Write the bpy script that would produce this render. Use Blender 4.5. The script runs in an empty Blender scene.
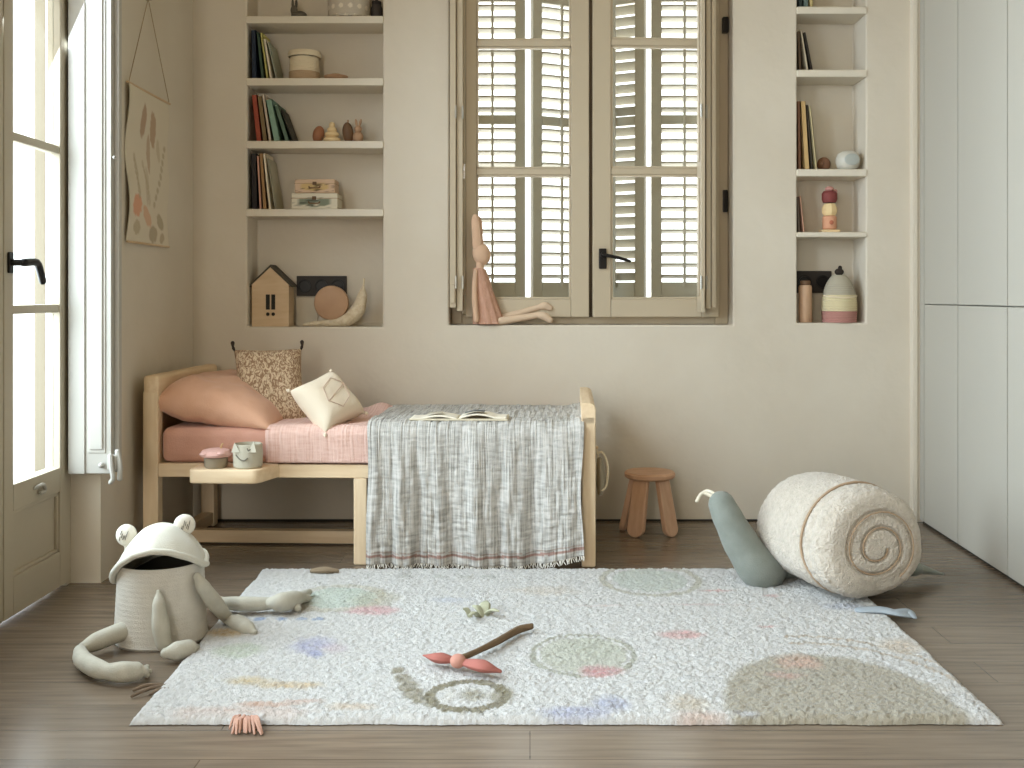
import bpy, bmesh, math, random
from mathutils import Vector, Matrix, noise, Euler
PI = math.pi
random.seed(7)
C = bpy.context.scene.collection
F, VX, HY, EH = 1056.0, 530.0, 295.0, 0.99       # focal length in pixels, principal column, horizon row, eye height

def PX(u, Y): return (u-VX)*Y/F
def PZ(v, Y): return EH-(v-HY)*Y/F
def P(u, v, Y): return Vector((PX(u, Y), Y, PZ(v, Y)))
def FL(u, v, z=0.0):                               # point of a picture place at a known height
    Y = (EH-z)*F/(v-HY)
    return Vector((PX(u, Y), Y, z))

# ------------------------------------------------------------------ materials
def lin(c):
    r = []
    for x in c[:3]:
        x = x/255.0
        r.append(x/12.92 if x <= .04045 else ((x+.055)/1.055)**2.4)
    return (r[0], r[1], r[2], 1.0)

def nn(nt, t, **kw):
    n = nt.nodes.new(t)
    for k, v in kw.items():
        setattr(n, k, v)
    return n

def base_mat(name):
    m = bpy.data.materials.new(name); m.use_nodes = True
    nt = m.node_tree
    return m, nt, nt.nodes['Principled BSDF']

def mat(name, col, rough=.6, col2=None, scale=8.0, detail=4.0, stretch=(1, 1, 1), bump=0.0, bscale=60.0, metallic=0.0,
        spec=.35, attr=False, sheen=0.0, bstretch=(1, 1, 1), bdist=.01):
    m, nt, b = base_mat(name)
    b.inputs['Roughness'].default_value = rough
    b.inputs['Metallic'].default_value = metallic
    b.inputs['Specular IOR Level'].default_value = spec
    if sheen:
        b.inputs['Sheen Weight'].default_value = sheen
    tc = nn(nt, 'ShaderNodeTexCoord')
    L = nt.links.new
    if attr:
        a = nn(nt, 'ShaderNodeAttribute'); a.attribute_name = 'Col'
        L(a.outputs['Color'], b.inputs['Base Color'])
    elif col2 is not None:
        mp = nn(nt, 'ShaderNodeMapping'); mp.inputs['Scale'].default_value = stretch
        L(tc.outputs['Object'], mp.inputs['Vector'])
        n = nn(nt, 'ShaderNodeTexNoise'); n.inputs['Scale'].default_value = scale; n.inputs['Detail'].default_value = detail
        L(mp.outputs['Vector'], n.inputs['Vector'])
        r = nn(nt, 'ShaderNodeValToRGB')
        r.color_ramp.elements[0].position = .35; r.color_ramp.elements[1].position = .65
        r.color_ramp.elements[0].color = lin(col); r.color_ramp.elements[1].color = lin(col2)
        L(n.outputs['Fac'], r.inputs['Fac']); L(r.outputs['Color'], b.inputs['Base Color'])
    else:
        b.inputs['Base Color'].default_value = lin(col)
    if bump:
        mp = nn(nt, 'ShaderNodeMapping'); mp.inputs['Scale'].default_value = bstretch
        L(tc.outputs['Object'], mp.inputs['Vector'])
        n = nn(nt, 'ShaderNodeTexNoise'); n.inputs['Scale'].default_value = bscale; n.inputs['Detail'].default_value = 3
        L(mp.outputs['Vector'], n.inputs['Vector'])
        bp = nn(nt, 'ShaderNodeBump'); bp.inputs['Strength'].default_value = bump; bp.inputs['Distance'].default_value = bdist
        L(n.outputs['Fac'], bp.inputs['Height']); L(bp.outputs['Normal'], b.inputs['Normal'])
    return m

M = {}
M['wall'] = mat('plaster', (204, 194, 177), .9, (210, 201, 185), 2.0, bump=.35, bscale=7, bdist=.02, spec=.15)
M['ceiling'] = mat('ceiling_paint', (220, 202, 168), .9)
M['brownwall'] = mat('low_bounce_taupe', (134, 114, 88), .9)  # for unseen walls, coloured dark to cut the bounced fill light
M['white'] = mat('white_paint', (176, 173, 165), .45, bump=.05, bscale=25)
M['shelfwhite'] = mat('shelf_paint', (214, 205, 188), .6, bump=.1, bscale=15)
M['frame'] = mat('window_paint', (186, 172, 148), .5, bump=.06, bscale=20)
M['doorpaint'] = mat('door_paint', (186, 176, 156), .5, bump=.05, bscale=20)
M['louvre'] = mat('louvre_paint', (170, 164, 150), .6)
M['cabinet'] = mat('cabinet_lacquer', (180, 176, 165), .5, bump=.02, bscale=10)
M['dark'] = mat('dark_gap', (40, 37, 32), .8)
M['black'] = mat('black_metal', (30, 27, 25), .4, metallic=.3)
M['chrome'] = mat('brushed_metal', (170, 168, 160), .35, metallic=.8)
M['pine'] = mat('pine_wood', (228, 205, 172), .5, (217, 191, 155), 5, stretch=(1, 9, 9), bump=.05, bscale=30)
M['pineY'] = mat('pine_wood_cross', (228, 205, 172), .5, (217, 191, 155), 5, stretch=(9, 1, 9))
M['pineZ'] = mat('pine_wood_upright', (230, 208, 176), .5, (219, 195, 160), 5, stretch=(9, 9, 1))
M['stool'] = mat('beech_wood', (200, 160, 130), .5, (188, 147, 116), 6, stretch=(2, 8, 8))
M['stoolleg'] = mat('beech_wood_leg', (196, 158, 128), .5, (184, 145, 114), 6, stretch=(8, 8, 1))
M['terracotta'] = mat('terracotta_linen', (216, 170, 142), .9, (209, 162, 133), 12, bump=.25, bscale=250, sheen=.2)
M['sheet'] = mat('dusty_pink_sheet', (204, 156, 137), .9, (198, 149, 129), 10, bump=.25, bscale=200, sheen=.2)
M['white_cush'] = mat('ivory_cotton', (222, 208, 186), .9, bump=.2, bscale=220)
M['cord_brown'] = mat('brown_cord', (120, 88, 68), .9)
M['tassel_black'] = mat('dark_tassel', (52, 42, 34), .9)
M['linen'] = mat('linen', (196, 190, 172), .9, bump=.3, bscale=160)
M['frog'] = mat('frog_cotton', (204, 199, 188), .9, (197, 192, 181), 30, bump=.3, bscale=300, sheen=.15)
M['froglid'] = mat('frog_lid_cotton', (206, 203, 190), .9, bump=.3, bscale=300, sheen=.15)
M['limb'] = mat('sage_cotton', (186, 182, 168), .9, (177, 173, 159), 30, bump=.3, bscale=300)
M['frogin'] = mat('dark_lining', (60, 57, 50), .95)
M['eye'] = mat('ivory_felt', (226, 222, 210), .9, bump=.2, bscale=200)
M['stitch'] = mat('dark_stitching', (70, 66, 60), .9)
M['shell'] = mat('cream_boucle', (204, 194, 180), .95, (190, 180, 165), 60, bump=.8, bscale=150, sheen=.3)
M['piping'] = mat('brown_piping', (172, 148, 122), .95, bump=.4, bscale=150)
M['slug'] = mat('blue_grey_cotton', (134, 139, 131), .9, (126, 131, 123), 20, bump=.3, bscale=250, sheen=.15)
M['yarn'] = mat('ivory_yarn', (216, 206, 186), .95)
M['page'] = mat('paper', (226, 218, 200), .85)
M['rug'] = mat('rug_wool', (230, 228, 222), .95, attr=True, bump=.5, bscale=260, sheen=.25)
M['paint'] = mat('printed_cloth', (230, 228, 222), .9, attr=True, bump=.2, bscale=200)
M['wood_light'] = mat('light_wood', (208, 182, 148), .55, (198, 170, 135), 8, stretch=(1, 1, 5))
M['wood_mid'] = mat('tan_wood', (182, 148, 118), .6, (172, 137, 107), 9)
M['wood_dark'] = mat('walnut_wood', (110, 82, 58), .55, (98, 72, 50), 12)
M['rust'] = mat('rust_wood', (152, 102, 72), .55)
M['cream_wood'] = mat('cream_wood', (226, 200, 154), .55)
M['doll'] = mat('doll_linen', (206, 172, 144), .9, bump=.25, bscale=250)
M['dollleg'] = mat('doll_leg_linen', (208, 184, 158), .9, bump=.25, bscale=250)
M['dress'] = mat('blush_muslin', (194, 153, 131), .9, (182, 140, 118), 40, stretch=(3, 3, .6), bump=.4, bscale=90)
M['roof'] = mat('grey_felt_roof', (74, 68, 58), .8)
M['socket'] = mat('black_plastic', (50, 44, 39), .6)
M['rope'] = mat('cotton_rope', (220, 206, 178), .9, bump=.5, bscale=60, bstretch=(.2, .2, 4))
M['ropetan'] = mat('jute_rope', (182, 156, 126), .9, bump=.5, bscale=60, bstretch=(.2, .2, 4))

def glass_mat():
    m = bpy.data.materials.new('window_glass'); m.use_nodes = True
    nt = m.node_tree; nt.nodes.clear()
    o = nn(nt, 'ShaderNodeOutputMaterial'); mx = nn(nt, 'ShaderNodeMixShader')
    t = nn(nt, 'ShaderNodeBsdfTransparent'); g = nn(nt, 'ShaderNodeBsdfGlossy'); f = nn(nt, 'ShaderNodeFresnel')
    t.inputs['Color'].default_value = (.95, .97, .96, 1)
    g.inputs['Roughness'].default_value = .02; f.inputs['IOR'].default_value = 1.45
    L = nt.links.new
    ge = nn(nt, 'ShaderNodeNewGeometry'); mm = nn(nt, 'ShaderNodeMath', operation='SUBTRACT', use_clamp=True)
    L(f.outputs[0], mm.inputs[0]); L(ge.outputs['Backfacing'], mm.inputs[1]); L(mm.outputs[0], mx.inputs[0]); L(t.outputs[0], mx.inputs[1]); L(g.outputs[0], mx.inputs[2]); L(mx.outputs[0], o.inputs['Surface'])
    return m
M['glass'] = glass_mat()

def floor_mat():
    m, nt, b = base_mat('oak_floorboards'); L = nt.links.new
    tc = nn(nt, 'ShaderNodeTexCoord')
    br = nn(nt, 'ShaderNodeTexBrick'); br.offset = .37
    br.inputs['Scale'].default_value = 1.0
    br.inputs['Brick Width'].default_value = 1.9; br.inputs['Row Height'].default_value = .15
    br.inputs['Mortar Size'].default_value = .0016; br.inputs['Mortar Smooth'].default_value = .1; br.inputs['Bias'].default_value = 0
    br.inputs['Color1'].default_value = lin((124, 109, 93)); br.inputs['Color2'].default_value = lin((113, 99, 84))
    br.inputs['Mortar'].default_value = lin((88, 74, 60))
    L(tc.outputs['Object'], br.inputs['Vector'])
    mp = nn(nt, 'ShaderNodeMapping'); mp.inputs['Scale'].default_value = (1.2, 16, 1)
    L(tc.outputs['Object'], mp.inputs['Vector'])
    n = nn(nt, 'ShaderNodeTexNoise'); n.inputs['Scale'].default_value = 3.0; n.inputs['Detail'].default_value = 6
    L(mp.outputs['Vector'], n.inputs['Vector'])
    r = nn(nt, 'ShaderNodeValToRGB'); r.color_ramp.elements[0].position = .3; r.color_ramp.elements[1].position = .72
    r.color_ramp.elements[0].color = (.68, .68, .68, 1); r.color_ramp.elements[1].color = (1.12, 1.12, 1.12, 1)
    L(n.outputs['Fac'], r.inputs['Fac'])
    mx = nn(nt, 'ShaderNodeMixRGB', blend_type='MULTIPLY'); mx.inputs['Fac'].default_value = 1
    L(br.outputs['Color'], mx.inputs['Color1']); L(r.outputs['Color'], mx.inputs['Color2']); L(mx.outputs['Color'], b.inputs['Base Color'])
    b.inputs['Roughness'].default_value = .24
    b.inputs['Specular IOR Level'].default_value = .6
    bp = nn(nt, 'ShaderNodeBump'); bp.inputs['Strength'].default_value = .12; bp.inputs['Distance'].default_value = .004
    L(n.outputs['Fac'], bp.inputs['Height']); L(bp.outputs['Normal'], b.inputs['Normal'])
    return m
M['floor'] = floor_mat()

def muslin_mat(name, c_light, c_dark, c_red=None, vs=120.0, hs=70.0, across=7.0, bst=.6):
    # crinkled gauze: crossing threads, crinkle shade put into their colour, driven by the cloth's own UVs (metres along and down the cloth)
    m, nt, b = base_mat(name); L = nt.links.new
    b.inputs['Roughness'].default_value = .95; b.inputs['Specular IOR Level'].default_value = .1
    tc = nn(nt, 'ShaderNodeTexCoord')
    def streak(sx, sy):
        mp = nn(nt, 'ShaderNodeMapping'); mp.inputs['Scale'].default_value = (sx, sy, 1)
        L(tc.outputs['UV'], mp.inputs['Vector'])
        n = nn(nt, 'ShaderNodeTexNoise'); n.inputs['Scale'].default_value = 1; n.inputs['Detail'].default_value = 3
        L(mp.outputs['Vector'], n.inputs['Vector'])
        return n.outputs['Fac']
    a = streak(vs, 5); c = streak(across*3, hs)
    mth = nn(nt, 'ShaderNodeMath', operation='ADD'); sc_ = nn(nt, 'ShaderNodeMath', operation='MULTIPLY_ADD'); sc_.inputs[1].default_value = .6; sc_.inputs[2].default_value = .2
    L(c, sc_.inputs[0]); L(a, mth.inputs[0]); L(sc_.outputs[0], mth.inputs[1])
    r = nn(nt, 'ShaderNodeValToRGB')
    r.color_ramp.elements[0].position = .40; r.color_ramp.elements[1].position = .56
    r.color_ramp.elements[0].color = lin(c_dark); r.color_ramp.elements[1].color = lin(c_light)
    hv = nn(nt, 'ShaderNodeMath', operation='MULTIPLY'); hv.inputs[1].default_value = .5
    L(mth.outputs[0], hv.inputs[0]); L(hv.outputs[0], r.inputs['Fac'])
    out = r.outputs['Color']
    if c_red is not None:
        at = nn(nt, 'ShaderNodeAttribute'); at.attribute_name = 'Col'
        mx = nn(nt, 'ShaderNodeMixRGB', blend_type='MULTIPLY'); mx.inputs['Fac'].default_value = 1
        L(out, mx.inputs['Color1']); L(at.outputs['Color'], mx.inputs['Color2']); out = mx.outputs['Color']
    L(out, b.inputs['Base Color'])
    bp = nn(nt, 'ShaderNodeBump'); bp.inputs['Strength'].default_value = bst; bp.inputs['Distance'].default_value = .006
    L(mth.outputs[0], bp.inputs['Height']); L(bp.outputs['Normal'], b.inputs['Normal'])
    return m
M['muslin'] = muslin_mat('grey_muslin', (200, 197, 191), (148, 146, 140), True, 190, 90, 7.0, 1.0)
M['quilt'] = muslin_mat('pink_muslin', (222, 190, 178), (206, 166, 152), None, 150, 120)

def pattern_mat():
    m, nt, b = base_mat('brown_sprig_print'); L = nt.links.new
    b.inputs['Roughness'].default_value = .95
    tc = nn(nt, 'ShaderNodeTexCoord')
    n = nn(nt, 'ShaderNodeTexNoise'); n.inputs['Scale'].default_value = 75; n.inputs['Detail'].default_value = 2; n.inputs['Distortion'].default_value = 2.2
    mp = nn(nt, 'ShaderNodeMapping'); mp.inputs['Scale'].default_value = (1, .5, 1); mp.inputs['Rotation'].default_value = (0, 0, .4)
    L(tc.outputs['Object'], mp.inputs['Vector']); L(mp.outputs['Vector'], n.inputs['Vector'])
    r = nn(nt, 'ShaderNodeValToRGB')
    r.color_ramp.elements[0].position = .46; r.color_ramp.elements[1].position = .56
    r.color_ramp.elements[0].color = lin((142, 112, 86)); r.color_ramp.elements[1].color = lin((204, 182, 152))
    L(n.outputs['Fac'], r.inputs['Fac']); L(r.outputs['Color'], b.inputs['Base Color'])
    return m
M['sprig'] = pattern_mat()

_cm = {}
def colmat(col, rough=.7):
    k = (tuple(col), rough)
    if k not in _cm:
        _cm[k] = mat('cover_%d_%d_%d' % tuple(col), col, rough, bump=.08, bscale=120)
    return _cm[k]

# ------------------------------------------------------------------ mesh helpers
I4 = Matrix.Identity(4)
def T(x=0, y=0, z=0): return Matrix.Translation((x, y, z))
def R(ax, deg): return Matrix.Rotation(math.radians(deg), 4, ax)

class MB:
    def __init__(self): self.bm = bmesh.new(); self.wn = False
    def box(self, x0, x1, y0, y1, z0, z1, m=I4, bevel=0.0, seg=2):
        b2 = bmesh.new()
        vs = [b2.verts.new((x, y, z)) for x in (x0, x1) for y in (y0, y1) for z in (z0, z1)]
        for f in ((0, 1, 3, 2), (4, 6, 7, 5), (0, 4, 5, 1), (2, 3, 7, 6), (0, 2, 6, 4), (1, 5, 7, 3)):
            b2.faces.new([vs[i] for i in f])
        bmesh.ops.recalc_face_normals(b2, faces=b2.faces)
        if bevel > 0:
            self.wn = True
            bmesh.ops.bevel(b2, geom=list(b2.edges), offset=bevel, segments=seg, profile=.5, affect='EDGES')
        self._merge(b2, m); return self
    def _merge(self, b2, m=I4):
        bmesh.ops.transform(b2, matrix=m, verts=b2.verts)
        me = bpy.data.meshes.new('tmp'); b2.to_mesh(me); b2.free()
        self.bm.from_mesh(me); bpy.data.meshes.remove(me)
    def lathe(self, prof, seg=32, m=I4, ripple=None):
        b2 = bmesh.new(); rings = []
        for (r, z) in prof:
            if r < 1e-6: rings.append([b2.verts.new((0, 0, z))])
            else:
                ring = []
                for k in range(seg):
                    a = 2*PI*k/seg
                    rr = r if ripple is None else r*ripple(a, z)
                    ring.append(b2.verts.new((rr*math.cos(a), rr*math.sin(a), z)))
                rings.append(ring)
        for A, B in zip(rings, rings[1:]):
            for k in range(seg):
                k2 = (k+1) % seg
                if len(A) == 1 and len(B) == 1: continue
                if len(A) == 1: b2.faces.new((A[0], B[k2], B[k]))
                elif len(B) == 1: b2.faces.new((A[k], A[k2], B[0]))
                else: b2.faces.new((A[k], A[k2], B[k2], B[k]))
        bmesh.ops.recalc_face_normals(b2, faces=b2.faces)
        self._merge(b2, m); return self
    def cyl(self, r, z0, z1, seg=24, m=I4, bevel=0.0, r1=None):
        r1 = r if r1 is None else r1
        if bevel: p = [(0, z0), (r-bevel, z0), (r, z0+bevel), (r1, z1-bevel), (r1-bevel, z1), (0, z1)]
        else: p = [(0, z0), (r, z0), (r1, z1), (0, z1)]
        return self.lathe(p, seg, m)
    def ball(self, rx, ry, rz, m=I4, seg=20, rings=12, fn=None):
        prof = [(math.sin(PI*i/rings), -math.cos(PI*i/rings)) for i in range(rings+1)]
        prof[0] = (0, -1); prof[-1] = (0, 1)
        return self.lathe(prof, seg, m @ Matrix.Diagonal((rx, ry, rz, 1)))
    def tube(self, pts, radii, seg=12, sub=6, m=I4, flat=1.0, caps=True):
        pts = [Vector(p) for p in pts]
        if not hasattr(radii, '__len__'): radii = [radii]*len(pts)
        P2, R2 = [], []
        n = len(pts)
        for i in range(n-1):
            p0, p1, p2, p3 = pts[max(i-1, 0)], pts[i], pts[i+1], pts[min(i+2, n-1)]
            for k in range(sub):
                t = k/sub
                q = .5*((2*p1)+(-p0+p2)*t+(2*p0-5*p1+4*p2-p3)*t*t+(-p0+3*p1-3*p2+p3)*t**3)
                P2.append(q)
                s = t*t*(3-2*t)
                R2.append(radii[i]*(1-s)+radii[i+1]*s)
        P2.append(pts[-1]); R2.append(radii[-1])
        if caps:
            d0 = (P2[0]-P2[1]).normalized(); d1 = (P2[-1]-P2[-2]).normalized()
            a = [(P2[0]+d0*R2[0]*math.sin(k*PI/8), R2[0]*math.cos(k*PI/8)) for k in (4, 3, 2, 1)]
            b = [(P2[-1]+d1*R2[-1]*math.sin(k*PI/8), R2[-1]*math.cos(k*PI/8)) for k in (1, 2, 3, 4)]
            P2 = [x[0] for x in a]+P2+[x[0] for x in b]
            R2 = [max(x[1], 1e-4) for x in a]+R2+[max(x[1], 1e-4) for x in b]
        b2 = bmesh.new(); rings = []
        up = None
        for i, p in enumerate(P2):
            d = (P2[min(i+1, len(P2)-1)]-P2[max(i-1, 0)]).normalized()
            if up is None:
                up = Vector((0, 0, 1)) if abs(d.z) < .9 else Vector((0, 1, 0))
            sx = d.cross(up)
            if sx.length < 1e-5: sx = d.orthogonal()
            sx.normalize(); up = sx.cross(d).normalized()
            rings.append([b2.verts.new(p+sx*(R2[i]*math.cos(2*PI*k/seg))+up*(R2[i]*flat*math.sin(2*PI*k/seg))) for k in range(seg)])
        for A, B in zip(rings, rings[1:]):
            for k in range(seg):
                b2.faces.new((A[k], A[(k+1) % seg], B[(k+1) % seg], B[k]))
        b2.faces.new(rings[0][::-1]); b2.faces.new(rings[-1])
        bmesh.ops.recalc_face_normals(b2, faces=b2.faces)
        self._merge(b2, m); return self
    def prism(self, poly, y0, y1, m=I4, bevel=0.0):      # polygon in XZ pushed along Y
        b2 = bmesh.new()
        A = [b2.verts.new((x, y0, z)) for x, z in poly]; B = [b2.verts.new((x, y1, z)) for x, z in poly]
        b2.faces.new(A); b2.faces.new(B[::-1])
        for k in range(len(poly)):
            k2 = (k+1) % len(poly)
            b2.faces.new((A[k2], A[k], B[k], B[k2]))
        bmesh.ops.recalc_face_normals(b2, faces=b2.faces)
        if bevel: self.wn = True; bmesh.ops.bevel(b2, geom=list(b2.edges), offset=bevel, segments=2, profile=.5, affect='EDGES')
        self._merge(b2, m); return self
    def grid(self, nx, ny, fn, m=I4, closed=False, uv=None):
        b2 = bmesh.new()
        g = [[b2.verts.new(fn(i/(nx-1), j/(ny-1))) for j in range(ny)] for i in range(nx)]
        lay = b2.loops.layers.uv.new('UVMap') if uv else None
        for i in range(nx-1):
            for j in range(ny-1):
                f = b2.faces.new((g[i][j], g[i+1][j], g[i+1][j+1], g[i][j+1]))
                if uv:
                    for lp, (a, c) in zip(f.loops, ((i, j), (i+1, j), (i+1, j+1), (i, j+1))):
                        lp[lay].uv = uv(a/(nx-1), c/(ny-1))
        self._merge(b2, m); return self
    def pillow(self, w, h, t, n=36, pinch=.07, wr=.006, seed=0.0, m=I4):
        b2 = bmesh.new(); g = {}
        for s in (1, -1):
            for i in range(n+1):
                for j in range(n+1):
                    u, v = 2*i/n-1, 2*j/n-1
                    e = i in (0, n) or j in (0, n)
                    if e and s < 0: continue
                    x = w/2*u*(1-pinch*(1-v*v)); y = h/2*v*(1-pinch*(1-u*u))
                    k = max(0, (1-u**4)*(1-v**4))**.55
                    z = s*t/2*k
                    q = noise.noise(Vector((x*9+seed, y*9, s*3.1)))+.5*noise.noise(Vector((x*22+seed, y*22, s*5)))
                    z += wr*q*(k**.5)
                    if e: z += .004*noise.noise(Vector((x*12, y*12, seed)))
                    g[(s, i, j)] = b2.verts.new((x, y, z))
        def gv(s, i, j): return g.get((s, i, j)) or g[(1, i, j)]
        for s in (1, -1):
            for i in range(n):
                for j in range(n):
                    q = [gv(s, i, j), gv(s, i+1, j), gv(s, i+1, j+1), gv(s, i, j+1)]
                    b2.faces.new(q if s > 0 else q[::-1])
        bmesh.ops.recalc_face_normals(b2, faces=b2.faces)
        self._merge(b2, m); return self
    def build(self, name, material, parent=None, smooth=True, angle=35, paint=None):
        me = bpy.data.meshes.new(name); self.bm.to_mesh(me); self.bm.free()
        if smooth:
            for p in me.polygons: p.use_smooth = True
            me.set_sharp_from_angle(angle=math.radians(angle))
        me.materials.append(material)
        if paint:
            at = me.color_attributes.new('Col', 'FLOAT_COLOR', 'POINT')
            for i, v in enumerate(me.vertices):
                c = lin(paint(v.co)); at.data[i].color = c
        o = bpy.data.objects.new(name, me); C.objects.link(o)
        if parent is not None: o.parent = parent
        if self.wn and smooth:
            wm = o.modifiers.new('wn', 'WEIGHTED_NORMAL'); wm.keep_sharp = True; wm.weight = 100
        return o

def thing(name, label, cat, loc=(0, 0, 0), rot=(0, 0, 0), group=None):
    o = bpy.data.objects.new(name, None); C.objects.link(o)
    o.location = loc; o.rotation_euler = [math.radians(a) for a in rot]
    o.empty_display_size = .05
    o['label'] = label; o['category'] = cat
    if group: o['group'] = group
    return o
def tag(o, label, cat, group=None):
    o['label'] = label; o['category'] = cat
    if group: o['group'] = group
    return o
def struct(o, label=None, cat=None):
    o['kind'] = 'structure'
    if label: o['label'] = label
    if cat: o['category'] = cat
    return o

# ================================================================== THE ROOM
YB = 4.626           # face of the back wall
XL = -1.476          # face of the left wall
ND = .18             # niche depth
Z0W, ZTOP = .852, 2.55
NL = (PX(247, YB), PX(383, YB)); NR = (PX(797, YB), PX(866, YB)); WN = (PX(449, YB), PX(733, YB))

def wall_back():
    bm = bmesh.new()
    xs = [-1.95, NL[0], NL[1], WN[0], WN[1], NR[0], NR[1], 2.15]
    zs = [0, Z0W-.004, Z0W, Z0W+.016, ZTOP, 3.0]
    holes = {'L': (NL, .850), 'W': (WN, .858), 'R': (NR, .868)}
    def quad(a, b, c, d): bm.faces.new([bm.verts.new(p) for p in (a, b, c, d)])
    cols = [(-1.95, NL[0], None), (NL[0], NL[1], .850), (NL[1], WN[0], None), (WN[0], WN[1], .858), (WN[1], NR[0], None), (NR[0], NR[1], .868), (NR[1], 2.15, None)]
    for x0, x1, zb in cols:
        if zb is None: quad((x0, YB, 0), (x1, YB, 0), (x1, YB, 3), (x0, YB, 3))
        else:
            quad((x0, YB, 0), (x1, YB, 0), (x1, YB, zb), (x0, YB, zb))
            quad((x0, YB, ZTOP), (x1, YB, ZTOP), (x1, YB, 3), (x0, YB, 3))
    for (x0, x1), zb, d in ((NL, .850, ND), (NR, .868, ND), (WN, .858, .42)):
        y1 = YB+d
        quad((x0, YB, zb), (x0, y1, zb), (x0, y1, ZTOP), (x0, YB, ZTOP))
        quad((x1, y1, zb), (x1, YB, zb), (x1, YB, ZTOP), (x1, y1, ZTOP))
        quad((x0, YB, zb), (x1, YB, zb), (x1, y1, zb), (x0, y1, zb))
        quad((x0, y1, ZTOP), (x1, y1, ZTOP), (x1, YB, ZTOP), (x0, YB, ZTOP))
        if d < .3: quad((x0, y1, zb), (x1, y1, zb), (x1, y1, ZTOP), (x0, y1, ZTOP))
    y1 = YB+.42
    quad((-1.95, y1, 0), (WN[0], y1, 0), (WN[0], y1, 3), (-1.95, y1, 3))
    quad((WN[1], y1, 0), (2.15, y1, 0), (2.15, y1, 3), (WN[1], y1, 3))
    quad((WN[0], y1, 0), (WN[1], y1, 0), (WN[1], y1, .858), (WN[0], y1, .858))
    quad((WN[0], y1, ZTOP), (WN[1], y1, ZTOP), (WN[1], y1, 3), (WN[0], y1, 3))
    # split the tall side columns where their neighbours have corners, so the sheet is watertight
    bmesh.ops.remove_doubles(bm, verts=bm.verts, dist=1e-5)
    for z in (.850, .858, .868, ZTOP):
        bmesh.ops.bisect_plane(bm, geom=bm.verts[:]+bm.edges[:]+bm.faces[:], plane_co=(0, 0, z), plane_no=(0, 0, 1))
    bmesh.ops.remove_doubles(bm, verts=bm.verts, dist=1e-4)
    mb = MB(); mb.bm.free(); mb.bm = bm
    o = mb.build('wall_back', M['wall'], smooth=True, angle=40)
    bv = o.modifiers.new('soft', 'BEVEL'); bv.width = .012; bv.segments = 3; bv.limit_method = 'ANGLE'; bv.angle_limit = math.radians(60)
    return struct(o, 'plaster back wall with two shelf niches and a window', 'wall')
wall_back()

def slab(name, b, m, label, cat):
    return struct(MB().box(*b).build(name, m, smooth=False), label, cat)
slab('floor', (-2.2, 2.3, -2.4, 5.1, -.12, 0), M['floor'], 'grey-brown oak floorboards', 'floor')
slab('ceiling', (-2.0, 2.2, -2.4, 5.1, 2.9, 3.02), M['ceiling'], 'plain plaster ceiling', 'ceiling')
# left wall: pieces round the door openings (one in the picture, two nearer the camera)
DOORS = [(2.66, 3.63), (.75, 1.72), (-1.35, -.38)]
lw = MB(); edges = [-2.4]
for a, b in reversed(DOORS): edges += [a, b]
edges.append(YB+.01)
for k in range(0, len(edges), 2): lw.box(-1.655, XL, edges[k], edges[k+1], 0, 2.9)
for a, b in DOORS: lw.box(-1.655, XL, a, b, 2.62, 2.9)
struct(lw.build('wall_left', M['wall'], smooth=False), 'plaster left wall with tall balcony doors', 'wall')
slab('wall_right', (1.79, 2.1, -2.4, YB, 0, 2.9), M['brownwall'], 'right wall behind the cupboards', 'wall')
struct(MB().box(-1.655, -1.42, -2.5, -2.4, 0, 2.9).box(-.80, 2.1, -2.5, -2.4, 0, 2.9).box(-1.42, -.80, -2.5, -2.4, 0, .5).box(-1.42, -.80, -2.5, -2.4, 2.5, 2.9).build('wall_front', M['brownwall'], smooth=False), 'wall opposite the window, with a tall opening added for the rear fill lamp', 'wall')  # unseen wall; its opening is added to let the rear fill lamp in
# corner trim beside the cupboards
struct(MB().box(PX(912, 4.6), PX(917, 4.6), 4.59, 4.632, 0, 2.9, bevel=.004).box(PX(917, 4.6), PX(926, 4.6), 4.60, 4.632, 0, 2.9, bevel=.003).build('trim_1', M['shelfwhite']), 'pale corner batten between back wall and cupboards', 'trim')
struct(MB().box(NL[0]-.6, 1.68, YB-.006, YB+.004, 0, .008).build('trim_2', M['dark'], smooth=False), 'thin dark strip drawing the shade in the joint along the foot of the back wall', 'trim')  # dark colour stands in for the shadow gap between wall and floor

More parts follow.
